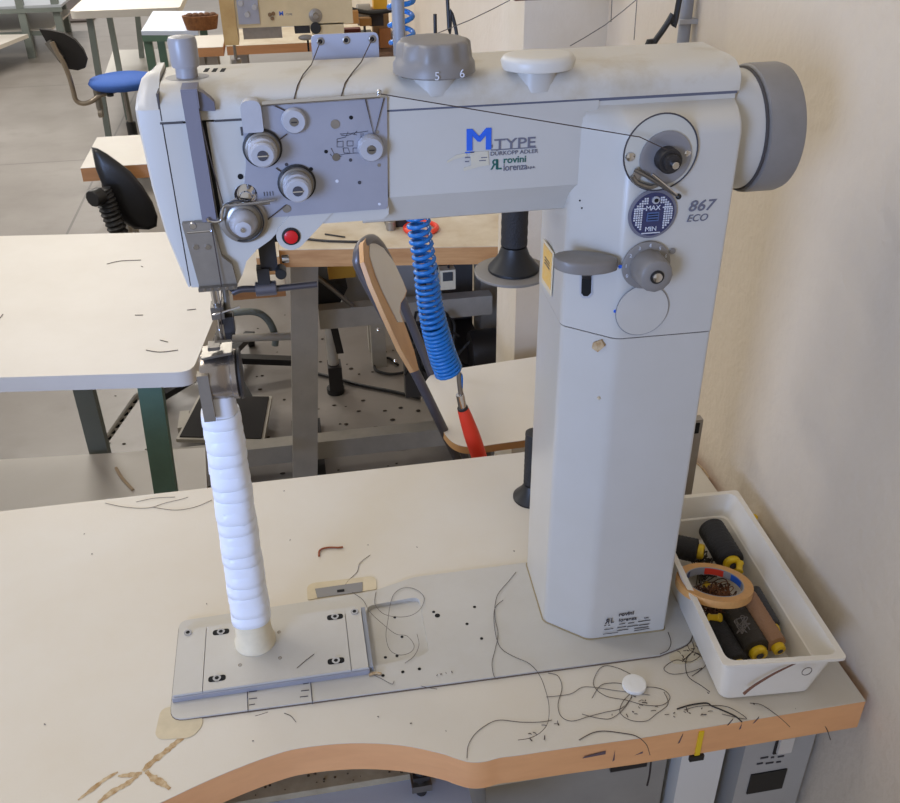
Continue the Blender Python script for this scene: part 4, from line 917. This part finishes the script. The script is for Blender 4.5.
G().tube([pts[-1], py_(457,372,1.195), py_(461,376,1.19), py_(461,388,1.19)], .003, 8, 4).make('hose_tail', M_blue, hose)
gun = thing('air_blow_gun', 'red air blow gun hanging on the end of the blue hose', 'blow gun', (.26,1.19,.6))
a_, b_, c_, d_ = py_(459,374,1.19), py_(460,388,1.19), py_(463,409,1.19), py_(481,462,1.19)
G().tube([a_+Vector((.002,0,.004)),a_,b_,c_], .0040, 12, 4).make('metal_tube', M_steel, gun)
G().cyl(py_(460,394,1.19), c_, .0066).make('coupling', M_chrome, gun)
G().cyl(c_-(d_-c_).normalized()*.004, c_+(d_-c_).normalized()*.004, .0085).make('collar', M_dark, gun)
G().tube([c_, c_.lerp(d_,.3), c_.lerp(d_,.6), d_, d_+(d_-c_)*.2], .0112, 16, 4, taper=lambda t: .80+.35*math.sin(t*3.0)).make('handle', M_red, gun)

# ------------------------------------------------------------------ workbench behind (bench 2)
b2 = thing('sewing_bench', 'worn sewing bench with thick wooden edge directly behind the machine', 'workbench', (.2,2.2,0))
def dirty(): return mat('worn_laminate', (202,192,172), .5, noise=.8, scale=9, rgb2=(170,150,118))
yb = 1.93
bfl, bfr = pz(279,250), pz(497,246.5); bfr = bfl+(bfr-bfl)*((.5635-bfl.x)/(bfr.x-bfl.x))
fpoly = [(bfl.x,bfl.y),(bfr.x,bfr.y),(.5635,2.5),(bfl.x,2.5)]
G().prism(fpoly,.757,.7985).make('wood_edge', M_wood, b2)
G().box((-.098,1.975,.757),(bfl.x-.0005,2.50,.7985)).make('wood_edge', M_wood, b2)
G().box((-.098,1.976,.7986),(bfl.x-.0005,2.50,.80)).make('tabletop', dirty(), b2)
G().prism([(x_,y_+.0008) for x_,y_ in fpoly],.7986,.80).make('tabletop', dirty(), b2)
leg_px((304,274),(305,463),2.15,.068,.05,M_frame,b2,.756)
G().box((-.08,2.05,0),(.01,2.5,.03)).make('rubber_foot', M_black, b2)
G().beam(py_(318,316,2.22),py_(440,312,2.22),.05,.04) if 0 else None
a_ = py_(319,317,2.22); G().box((a_.x,2.20,a_.z-.028),(.50,2.24,a_.z+.028)).make('crossbar', M_frame, b2)
a_ = pz(236,437,.09); G().box((-.66,2.24,.05),(.50,2.29,.11)).make('foot_bar', M_frame, b2)
a_, b_ = py_(236,336,2.30), py_(292,336,2.30); G().tube([(a_.x-.1,2.30,a_.z),(b_.x,2.30,b_.z)], .012).make('side_tube', M_frame, b2)
G().tube([py_(x,y,2.33) for x,y in ((200,318),(232,313),(255,312),(268,320),(275,335),(275,345))], .010, 10, 4).make('bent_tube', M_ggrey, b2)
a_, b_ = py_(232,291,2.15), py_(289,291,2.15)
G().box((a_.x,2.15,a_.z-.026),(-.045,2.40,a_.z-.002)).make('lower_board', M_woodb, b2)
G().box((a_.x,2.151,a_.z-.0019),(-.045,2.40,a_.z)).make('lower_board_top', M_white, b2)
a_ = py_(345,310,2.40)
G().box((.50,2.35,0),(.55,2.45,.756)).make('leg', M_frame, b2)
a_, b_ = py_(334,327,2.30), py_(340,352,2.30); G().beam(a_, b_, .02, .02).make('pedal_rod', M_dark, b2)
pdl = thing('foot_pedal', 'black rubber foot pedal in a grey frame on the floor under the bench', 'pedal', (-.3,2.5,0))
qd = [pz(x,y,.06) for x,y in ((176,439),(264,441),(272,396),(199,395))]
G().slab(qd, (0,0,-.012)).make('pedal_frame', M_frame, pdl)
cq = sum(qd, Vector())/4; G().slab([cq+(p-cq)*.93+Vector((0,0,.004)) for p in qd], (0,0,-.0035)).make('rubber_mat', M_rubber, pdl)
G().box((-.43,2.5,0),(-.40,2.6,.047)).make('pedal_support', M_frame, pdl); G().box((-.2,2.5,0),(-.17,2.6,.047)).make('pedal_support', M_frame, pdl)
# under-bench equipment
mb = thing('clutch_motor_box', 'black motor box with a thin steel rod under the bench edge', 'motor', (.05,2.3,.6))
a_ = py_(322,290,2.28); G().box((a_.x-.055,2.25,a_.z-.035),(a_.x+.055,2.36,a_.z+.045),Matrix.Rotation(.5,3,'Y')).bevel(.008,3).make('motor_housing', M_black, mb)
G().tube([py_(311,272,2.20),py_(331,288,2.20),py_(353,306,2.20)], .006).make('steel_rod', M_steel, mb)
gp_ = thing('machine_controller', 'grey machine controller box under the bench beside the blue hose', 'controller', (.2,2.4,.4))
a_, b_ = py_(340,280,2.36), py_(432,330,2.36)
G().box((a_.x,2.34,.43),(b_.x,2.48,.755)).bevel(.006).make('housing', M_ctrl, gp_)
q_ = py_(422,289,2.338); G().box((q_.x-.015,2.336,q_.z-.018),(q_.x+.012,2.339,q_.z+.018)).make('panel_frame', M_hole, gp_); G().box((q_.x-.010,2.3345,q_.z-.013),(q_.x+.008,2.3365,q_.z+.013)).make('panel_window', M_ctrl, gp_)
q_ = py_(418,275,2.338); g = G(); [g.box((q_.x-.012+k*.008,2.337,q_.z-.004),(q_.x-.008+k*.008,2.339,q_.z+.006)) for k in range(4)]; g.make('panel_marks', M_ink, gp_)
yl = thing('yellow_component', 'small yellow part tucked below the wooden bench edge', 'component', (.1,2.25,.72))
a_ = py_(336,273,2.22); G().box((a_.x-.02,2.21,a_.z-.012),(a_.x+.05,2.26,.7565)).bevel(.004).make('component_body', mat('ochre',(190,140,40),.5), yl)
ds = thing('display_unit', 'small cream display unit with dark screen hanging under the bench', 'display', (.33,2.1,.65))
a_ = py_(448,280,2.05); G().box((a_.x-.019,2.05,a_.z-.026),(a_.x+.019,2.08,a_.z+.026)).bevel(.003).make('housing', M_cream, ds)
G().box((a_.x-.013,2.048,a_.z-.002),(a_.x+.012,2.051,a_.z+.021)).make('screen', mat('lcd_dark',(66,70,74),.2), ds)
g = G().box((a_.x+.002,2.06,a_.z+.024),(a_.x+.006,2.07,.757)).make('hanger', M_dark, ds)
um = thing('bench_motor', 'dark machine motor with cables under the right end of the bench', 'motor', (.33,2.3,.3))
a_ = py_(470,350,2.3); G().box((a_.x-.06,2.22,.10),(.48,2.40,a_.z+.05)).bevel(.012,3).make('motor_body', mat('dark_motor',(44,42,42),.5,noise=.5,scale=20), um)
G().lathe([(.055,0),(.06,.01),(.06,.09),(.05,.10)], (a_.x-.02,2.20,a_.z+.05), (1,.0,0), 28).make('motor_drum', M_dark, um)
G().box((.28,2.42,.12),(.49,2.46,.755)).make('motor_bracket', mat('shade_grey',(84,80,76),.6), um)
rnd = random.Random(9)
for k in range(4):
    c0 = Vector((.33+.02*k-.03,2.19-.01*k,.46)); G().tube([c0+Vector((rnd.uniform(-.07,.07),rnd.uniform(-.03,.02),rnd.uniform(-.14,.1))) for _ in range(7)], .004, 6, 5).make('cable', M_black, um)
fl_ = thing('machine_foot_caster', 'dark leveling foot of a machine stand on the floor under the bench', 'foot', (.07,2.7,0))
a_ = pz(336,392,.0); G().cyl((a_.x,a_.y,0),(a_.x,a_.y,.02),.03).make('foot_pad', M_black, fl_)
G().box((a_.x-.02,a_.y-.03,.02),(a_.x+.025,a_.y+.03,.11)).bevel(.01,3).make('foot_block', M_dark, fl_)
G().cyl((a_.x,a_.y,.11),(a_.x-.005,a_.y,.45),.018).make('foot_post', M_frame, fl_)
cab = G().tube([pz(x,y,.008) for x,y in ((310,372),(335,378),(360,385),(395,392),(420,398))], .006, 8, 4).make('floor_cable', M_black); tag(cab, 'black cable lying on the concrete floor under the bench', 'cable')
cab = G().tube([pz(x,y,.008) for x,y in ((398,365),(388,358),(376,362),(376,370),(390,374),(405,372),(418,366))], .005, 8, 5).make('floor_cable', M_black); tag(cab, 'coiled black cable on the floor behind the folding chair', 'cable')
# on bench 2
q_ = pz(421,227,.808); tag(G().torus((q_.x,q_.y,.806),.038,.006,(0,0,1),36).make('red_ring', M_red), 'red ring lying on the worn bench behind the blue hose', 'ring')
bm_ = thing('small_press', 'dark small press on the bench just right of the machine head', 'press', (.24,2.12,.8))
q_ = pz(394,226,.8); G().box((q_.x-.02,2.10,.8003),(q_.x+.05,2.22,.835)).bevel(.006).make('base_body', M_dark, bm_); G().cyl((q_.x-.01,2.09,.8003),(q_.x-.01,2.09,.822),.012).make('base_foot', M_bsteel, bm_)
tag(G().tube([pz(300,238,.803),pz(330,241,.803),pz(382,242,.803)], .003, 6, 3).make('rod', M_dark), 'thin dark rod lying along the front of the worn bench', 'rod')
tag(G().tube([pz(325,234,.802),pz(345,237,.802)], .002, 6, 3).make('rod', M_dark), 'short dark strip lying behind the longer rod on the bench', 'rod')

# ------------------------------------------------------------------ farther workplaces
def bench(label, x0,x1,y0,y1, edge=True, m_=None, legs=M_frame, z=.8, th=.04):
    t = thing('sewing_bench', label, 'workbench', ((x0+x1)/2,(y0+y1)/2,0))
    G().box((x0,y0,z-th),(x1,y1,z-.0015)).make('wood_edge', M_woodb if edge else M_white, t)
    G().box((x0,y0,z-.0014),(x1,y1,z)).make('tabletop', m_ or M_white, t)
    for x in (x0+.06,x1-.06): G().box((x-.025,y0+.08,0),(x+.025,y0+.13,z-th-.0005)).make('leg', legs, t); G().box((x-.025,y1-.13,0),(x+.025,y1-.08,z-th-.0005)).make('leg', legs, t)
    return t
bench('white bench with wooden edge beyond the black office chair', -.600,.30,2.76,3.09)
bench('white bench with wooden front edge under the beige sewing machine', -.24,.40,3.55,4.10, m_=dirty())
bench('farther bench with brown front edge behind the beige sewing machine', -.235,.55,4.55,5.0, m_=dirty())
bench('small bench with brown edge left of the beige sewing machine', -.43,-.25,4.54,4.86)
# beige sewing machine (far)
fm = thing('beige_sewing_machine', 'beige sewing machine on the bench in the far background', 'sewing machine', (.06,3.9,.8))
X_=lambda px,py: py_(px,py,3.9)
G().box((.140,3.86,.8003),(.262,4.02,.990)).bevel(.008,3).make('column', M_machbeige, fm)
G().box((-.185,3.86,.985),(.300,4.02,1.14)).bevel(.012,3).make('arm', M_machbeige, fm)
G().box((-.205,3.853,.925),(-.150,4.022,1.142)).bevel(.012,3).make('head', mat('aged_beige',(196,168,116),.4,noise=.6,scale=12,rgb2=(164,128,72)), fm)
G().box((-.140,3.852,1.000),(-.060,3.860,1.13)).bevel(.002).make('tension_plate', M_plate, fm)
for x,z in ((-.125,1.075),(-.105,1.035),(-.075,1.06)): G().cyl((x,3.852,z),(x,3.838,z),.010).make('tension_knob', M_lgrey, fm)
for x,z in ((-.020,1.030),(-.006,1.033),(-.012,1.016)): G().cyl((x,3.86,z),(x,3.852,z),.007).make('small_knob', mat('brown_knob',(120,92,60),.4), fm)
q_ = X_(315,14); G().lathe([(.026,0),(.026,.004),(.012,.006),(.010,.020)],(q_.x,3.86,q_.z),(0,-1,0),28).make('bobbin_winder', M_bsteel, fm)
q_ = X_(315,26); G().cyl((q_.x,3.86,q_.z),(q_.x,3.848,q_.z),.021).make('oil_gauge', M_black, fm)
q_ = X_(305,35); G().ball((q_.x,3.845,q_.z),.024,(1.2,.5,.45)).make('lever_pad', M_grey, fm)
G().box((q_.x+.004,3.8585,q_.z-.055),(q_.x+.012,3.8602,q_.z-.012)).make('lever_slot', M_hole, fm)
text('M', .022, (X_(279,14).x,3.8595,X_(279,14).z), M_inkblue, fm, 'lettering', bold=.0005); text('-TYPE', .011, (X_(285,14).x,3.8595,X_(285,14).z), M_inkgrey, fm, 'lettering')
G().cyl((-.172,3.93,.925),(-.172,3.93,.86),.006).make('needle_bar', M_steel, fm)
G().cyl((-.172,3.93,.8003),(-.172,3.93,.86),.02).make('post', M_steel, fm)
G().box((-.13,3.88,.94),(.02,3.98,.985)).bevel(.01).make('drive_housing', M_bsteel, fm)
G().box((.07,3.87,.955),(.13,3.95,.985)).bevel(.01).make('underside_block', M_dark, fm)
rnd = random.Random(21)
cols = ((230,226,214),(196,186,160),(92,80,66),(214,214,210),(150,120,84),(60,54,50),(120,124,130))
for i in range(6):
    x_ = -.13+.045*i; w_ = rnd.uniform(.012,.02); h_ = rnd.uniform(.006,.018); cc = cols[i]
    tag(G().box((x_-w_,3.60+.02*(i%3),.8003),(x_+w_,3.66+.02*(i%3),.8003+h_)).bevel(.002).make('fabric_offcut', mat('offcut%d'%i,cc,.8)), ['white offcut at the left on the beige machine bench','pale offcut second from the left on the beige machine bench','dark brown offcut left of the middle on the beige machine bench','light grey offcut right of the middle on the beige machine bench','tan offcut second from the right on the beige machine bench','darkest offcut at the right on the beige machine bench'][i], 'offcut')
# clutter seen right of the beige machine: boxes, motor, paper
def boxy(name,label,cat,px,py_b,y,w,h,d,m_,part='box_body'):
    q_ = py_(px,py_b,y); t = thing(name,label,cat,(q_.x,y,max(q_.z,.8003))); z0 = max(q_.z,.8003)
    G().box((q_.x-w/2,y,z0),(q_.x+w/2,y+d,z0+h)).bevel(.004).make(part, m_, t); return t, q_.x, z0
bench('cluttered bench against the wall in the far background', .20,.56,4.15,4.54, m_=mat('brown_clutter_top',(120,88,64),.8,noise=.9,scale=25,rgb2=(60,44,36)))
t,x_,z_ = boxy('control_housing','grey upright housing just right of the beige machine','housing',340,60,4.2,.05,.3,.12,mat('taupe',(150,144,134),.6))
t,x_,z_ = boxy('yellow_box','yellow topped box on the far cluttered bench','box',382,40,4.36,.07,.13,.08,mat('cardboard_dull',(150,120,84),.8))
G().box((x_-.03,4.355,z_+.131),(x_+.03,4.42,z_+.17)).make('yellow_lid', mat('yellow_lid',(222,170,46),.5), t)
t,x_,z_ = boxy('grey_motor','grey round motor on the far cluttered bench','motor',366,40,4.34,.06,.03,.08,M_dark,'motor_base')
G().cyl((x_-.03,4.38,z_+.10),(x_+.03,4.38,z_+.10),.045).make('motor_drum', mat('motor_grey',(142,138,132),.5), t)
G().box((x_-.004,4.36,z_+.03),(x_+.004,4.40,z_+.062)).make('motor_neck', M_dark, t)
tag(G().slab([pz(384,40,.815),pz(397,25,.89),pz(399,40,.84),pz(388,44,.805)],(0,.004,0)).make('paper_sheet', M_tape), 'white sheet of paper leaning on the far cluttered bench', 'paper')
tag(G().tube([py_(346,8,4.25),py_(370,13,4.25),py_(392,10,4.25)],.010,8,4).make('cable_bundle', M_black), 'black cable bundle strung across the far cluttered bench', 'cable')
for i,(px,py,w,h,cc,lab) in enumerate(((352,24,.06,.05,(186,140,88),'tan carton nearest the grey housing on the far bench'),(366,26,.05,.03,(150,110,60),'brown carton in the middle of the far bench'),(377,26,.06,.06,(40,36,36),'black bag on the far cluttered bench'),(352,34,.08,.02,(110,60,56),'dark red heap of fabric at the left of the far bench'),(386,52,.05,.08,(176,116,66),'orange brown carton at the right front of the far bench'))):
    t,x_,z_ = boxy('carton' if 'carton' in lab else ('bag' if 'bag' in lab else 'fabric_heap'),lab,'carton' if 'carton' in lab else ('bag' if 'bag' in lab else 'fabric'),px,py,4.20+.035*i,w,h,.05,mat('clut%d'%i,cc,.8),'body')
# white table T with grey legs
T_ = thing('white_table', 'large white table with grey-green legs behind the blue chair', 'table', (-.8,6.2,0))
G().prism(rounded([(-1.135,5.80),(-.53,5.80),(-.53,7.4),(-1.135,7.4)],[.05,.03,0,0]), .76, .80).bevel(.008,3,40).make('tabletop', M_white, T_)
for (a,b,y) in (((90,20),(99,76),5.88),((110,20),(116,52),6.6),((138,20),(141,48),7.1),((166,14),(170,34),5.88),((173,12),(176,32),6.6)): leg_px(a,b,y,.034,.034,M_ggrey,T_,.7595)
lp = [pz(x,y,.30) for x,y in ((113,50),(230,47),(230,86),(102,82))]
G().slab(lp, (0,0,-.03)).make('lower_shelf', mat('platform_grey',(196,194,188),.35), T_)
bt = thing('light_blue_table', 'light blue topped table on green frame behind the white table', 'table', (-.5,8,0))
lp = [pz(x,y,.8) for x,y in ((141,31),(198,31),(205,11),(153,11))]
G().slab(lp, (0,0,-.02)).make('tabletop', mat('pale_blue_top',(196,206,226),.4), bt)
G().slab([lp[0]-Vector((0,.0,.021)),lp[1]-Vector((0,.0,.021)),lp[1]-Vector((0,0,.05)),lp[0]-Vector((0,0,.05))],(0,.03,0)).make('frame_rail', M_green, bt)
for p in lp: G().box((p.x-.0+ (.0 if p.x<-.5 else -.04),p.y+.02 if p.y<5.4 else p.y-.06,0),(p.x+(.04 if p.x<-.5 else 0),(p.y+.02 if p.y<5.4 else p.y-.06)+.04,.748)).make('leg', M_green, bt)
bk_ = thing('brown_basket', 'brown wicker-like basket on the light blue table', 'basket', (-.3,5.1,.8))
q_ = pz(202,29,.8); g = G(); g.rings([ell(q_.x,q_.y,.8005,.075,.05,24),ell(q_.x,q_.y,.84,.085,.056,24),ell(q_.x,q_.y,.865,.09,.06,24),ell(q_.x,q_.y,.865,.08,.05,24),ell(q_.x,q_.y,.815,.07,.045,24)]); g.make('basket_body', mat('wicker',(134,88,48),.8,noise=.8,scale=60,rgb2=(90,56,30)), bk_)
g = G(); [g.ball((q_.x-.05+.028*k,q_.y,.862),.022,(1,1,.7),12,8) for k in range(5)]; g.make('contents', mat('leather_scraps',(96,62,38),.8), bk_)['kind']='stuff'
lb = thing('leather_bin', 'pale sack standing under the light blue table', 'sack', (-.55,5.3,0))
q_ = pz(152,62,.30); G().rings([ell(-.50,5.42,0,.11,.12,24),ell(-.50,5.42,.2,.13,.14,24),ell(-.50,5.42,.40,.11,.12,24),ell(-.50,5.42,.46,.06,.06,24)]).make('sack_body', mat('sack',(190,190,184),.8), lb)
# rack at the far left
rk = thing('low_rack', 'low two-level rack with green-grey uprights at the far left', 'rack', (-2.6,9.3,0))
G().box((-4.2,8.95,.405),(-1.80,10.3,.425)).make('rack_top', mat('rack_top',(170,176,184),.4), rk)
G().box((-4.2,8.93,.37),(-1.80,8.95,.404)).make('rack_rail', M_ggrey, rk)
G().box((-4.2,9.1,.20),(-1.95,10.2,.215)).make('rack_shelf', M_white, rk)
G().box((-4.2,9.06,.165),(-1.95,9.09,.20)).make('rack_rail', M_ggrey, rk)
for x,y in ((-2.14,8.97),(-2.05,10.26),(-2.42,10.26),(-1.86,9.0)): G().box((x-.03,y-.03,0),(x+.03,y+.03,.9)).make('rack_upright', M_ggrey, rk)
wb = thing('white_board_table', 'low white board table corner at the far left edge', 'table', (-2.6,7.7,0))
lp = [pz(x,y,.22) for x,y in ((-40,60),(-10,49),(28,34),(-20,35),(-60,36))]
G().slab(lp, (0,0,-.03)).make('board', M_white, wb); G().box((lp[1].x-.3,lp[1].y+.1,0),(lp[1].x-.25,lp[1].y+.15,.189)).make('leg', M_ggrey, wb)
dk_ = thing('dark_floor_mat', 'long dark mat on the floor beyond the rack', 'mat', (-3,12,0)); G().box((-6.5,10.8,.001),(-1.9,12.4,.02)).make('mat_body', mat('dark_mat',(92,84,80),.8,noise=.5,scale=3), dk_)
# ------------------------------------------------------------------ blue swivel chair
bc = thing('blue_swivel_chair', 'swivel chair with bright blue seat and black backrest in the background', 'office chair', (-.84,5.3,0))
G().lathe([(.10,-.030),(.165,-.022),(.180,0),(.170,.018),(.13,.028),(.05,.031)], (-.835,5.3,.515), (0,0,1), 40, sq=1.0).make('seat', M_fabric, bc, sharp=70)
bo = [py_(x,y,5.28) for x,y in ((39,29),(50,30.5),(64,33.5),(75,40),(83,50),(87,60),(85,68),(78,70.5),(68,69),(60,63),(52,52),(45,40))]
G().slab(bo, (.0,.035,.0)).bevel(.010,3,40).make('backrest', M_rubber, bc, sharp=60)
G().tube([py_(x,y,5.25) for x,y in ((52,42),(57,52),(63,62),(69,76),(73,90),(76,100),(83,103.5),(92,101),(101,95))]+[Vector((-.86,5.3,.475))], .013, 10, 4).make('back_bar', mat('bar_champagne',(150,138,122),.3,.6), bc)
a_ = py_(58,50,5.262); G().box((a_.x-.035,5.255,a_.z-.05),(a_.x+.0,5.279,a_.z+.05),Matrix.Rotation(-.5,3,'Y')).bevel(.006).make('backrest_plate', M_steel, bc)
a_ = py_(99,103,5.26); G().cyl((a_.x,5.26,a_.z-.035),(a_.x,5.26,.488),.018).make('bracket_post', M_steel, bc); G().cyl((a_.x-.012,5.25,a_.z-.05),(a_.x+.012,5.25,a_.z-.05),.024).make('bracket_wheel', M_bsteel, bc)
a_ = py_(110,97,5.2); G().cyl((a_.x,5.22,a_.z),(a_.x,5.22,a_.z+.015),.018).make('adjust_knob', M_black, bc)
G().cyl((-.838,5.3,.30),(-.838,5.3,.487),.014).make('gas_piston', M_steel, bc)
G().cyl((-.838,5.3,.07),(-.838,5.3,.30),.026).make('gas_column', M_black, bc)
for k in range(5):
    a = .3+k*2*math.pi/5; e_ = Vector((-.838+.27*math.cos(a),5.3+.27*math.sin(a),.055))
    L_ = G().beam((-.838,5.3,.085), e_, .035, .022).make('base_arm', M_black, bc); G().cyl(e_+Vector((-.012,0,-.030)), e_+Vector((.012,0,-.030)), .024).make('castor', M_black, L_)
# black office chair
kc = thing('black_office_chair', 'black plastic-backed office chair behind the left white table', 'office chair', (-.5,2.9,0))
sh_ = [(90,150),(96,151),(106,156),(118,164),(130,173),(142,187),(152,204),(157,219),(156,229),(148,232),(134,231),(123,224),(113,209),(103,189),(95,170)]
so = [py_(x,y,2.7) for x,y in sh_]; cs = sum(so, Vector())/len(so)
def bow(p, d): 
    s_ = (p-cs).length; return p+Vector((0,.9*s_*s_+d,0))
G().rings([[bow(cs+(p-cs)*k_, d_) for p in so] for k_,d_ in ((.15,0),(.55,0),(.9,0),(1.0,.004),(1.0,.012),(.94,.018),(.55,.018),(.15,.018))]).make('backrest', mat('black_shell',(34,34,36),.3), kc, sharp=70)
st = [py_(x,y,2.66) for x,y in ((101,190),(106,200),(110,212),(116,226),(121,240))]; 
G().tube(catmull(st,14), .026, 14, taper=lambda t: 1+.10*math.sin(t*75)).make('bellows_stem', M_black, kc)
a_, b_ = py_(92,199,2.62), py_(101,195,2.65); G().cyl(a_, b_, .024, seg=10).make('adjust_knob', M_black, kc); G().cyl(b_, py_(107,192,2.68), .008).make('knob_shaft', M_black, kc)
e_ = st[-1]; G().tube([e_, e_+Vector((.03,.02,-.06)), (e_.x+.12,2.8,.45)], .02, 10, 4).make('back_support', M_black, kc)
G().lathe([(.15,-.03),(.2,-.02),(.21,0),(.18,.02),(.05,.025)], (e_.x+.22,2.85,.48), (0,0,1), 32).make('seat', M_black, kc, sharp=70)
G().cyl((e_.x+.22,2.85,.08),(e_.x+.22,2.85,.45),.025).make('gas_column', M_black, kc)
for k in range(5):
    a = k*2*math.pi/5; G().beam((e_.x+.22,2.85,.09), (e_.x+.22+.26*math.cos(a),2.85+.26*math.sin(a),.05), .035, .022).make('base_arm', M_black, kc)
    G().cyl((e_.x+.22+.26*math.cos(a)-.012,2.85+.26*math.sin(a),.024),(e_.x+.22+.26*math.cos(a)+.012,2.85+.26*math.sin(a),.024),.024).make('castor', M_black, kc)
# ------------------------------------------------------------------ cables on the wall, thread from above
def hang(label, pts, r_, m_=M_black, name='wall_cable', cat='cable'): return tag(G().tube(pts, r_, 8, 5).make(name, m_), label, cat)
hang('thick black cable hanging in front of the wall above the machine head', [Vector((.60-.06,1.2,1.9)), py_(681,-10,1.2), py_(672,15,1.2), py_(663,30,1.2), py_(654,43,1.2), py_(640,70,1.2), Vector((.42,1.2,1.0)), Vector((.43,1.2,.82-.3))], .004)
hang('thin black cable hanging behind the round grey dial', [Vector((.24,1.5,2.2)), py_(447,-10,1.5), py_(451,10,1.5), py_(456,30,1.5), py_(460,60,1.5), Vector((.30,1.5,1.22))], .0028)
a_ = py_(515,1,1.3); 
wr = thing('wooden_rail', 'dark wooden rail high above the machine head at the top edge', 'rail', (a_.x,1.3,a_.z)); G().box((a_.x,1.3,a_.z),(a_.x+.055,1.33,a_.z+.03)).bevel(.004).make('rail_body', mat('dark_wood',(104,62,48),.5), wr); G().cyl((a_.x+.03,1.315,a_.z+.03),(a_.x+.03,1.315,2.6),.003).make('hanger_wire', M_steel, wr)
for i,(pts,lb) in enumerate(((((400,48),(470,20),(510,0)),'faint thread slanting up from the grey dial to the top edge'),(((570,46),(605,25),(636,0)),'faint thread slanting from the head top towards the upper right'),(((612,0),(611,22)),'short vertical thread against the wall above the head'),(((637,0),(634,40)),'thin vertical thread near the corner of the wall above the head'))):
    tag(G().tube([py_(x,y,1.15) for x,y in pts], .0006, 5, 2).make('feed_thread', M_thread2), lb, 'thread')

# dirt smudges on the edge band and grit on the floor
M_smudge = mat('smudge', (96,80,84), .7)
def smudge(px0,py0,px1,py1,h_):
    a_, b_ = py_(px0,py0,.587), py_(px1,py1,.587)
    def yf_(x_): return .5855+(.554-x_)*((pz(640,738).y-.5855)/(.554-pz(640,738).x)) if x_ > pz(640,738).x else pz(580,747).y-.0004
    P0 = Vector((a_.x, yf_(a_.x)-.0002, a_.z)); P1 = Vector((b_.x, yf_(b_.x)-.0002, b_.z))
    return G().slab([P0, P1+Vector((0,0,-h_*.3)), P1+Vector((0,0,h_)), P0+Vector((.002,0,h_*.6))], (0,-.0003,0)).make('smudge', M_smudge, table)
smudge(582,757,605,752,.004); smudge(612,760,614,751,.003); smudge(677,742,682,733,.002); smudge(726,724,732,718,.002); smudge(738,728,741,722,.002); smudge(752,722,758,716,.002); smudge(634,754,642,751,.002)
rnd = random.Random(31); g = G()
for _ in range(170):
    x_, y_ = rnd.uniform(-.75,.35), rnd.uniform(1.5,3.4); r_ = rnd.uniform(.003,.010)
    if rnd.random() < .5: x_, y_ = rnd.gauss(.0,.22), rnd.gauss(2.35,.4)
    g.ball((x_,y_,r_*.25), r_, (1,rnd.uniform(.4,1),.3), 7, 4)
tag(g.make('floor_grit', mat('grit',(66,58,50),.9)), 'dark scraps and grit scattered on the concrete floor behind the table', 'debris', kind='stuff')
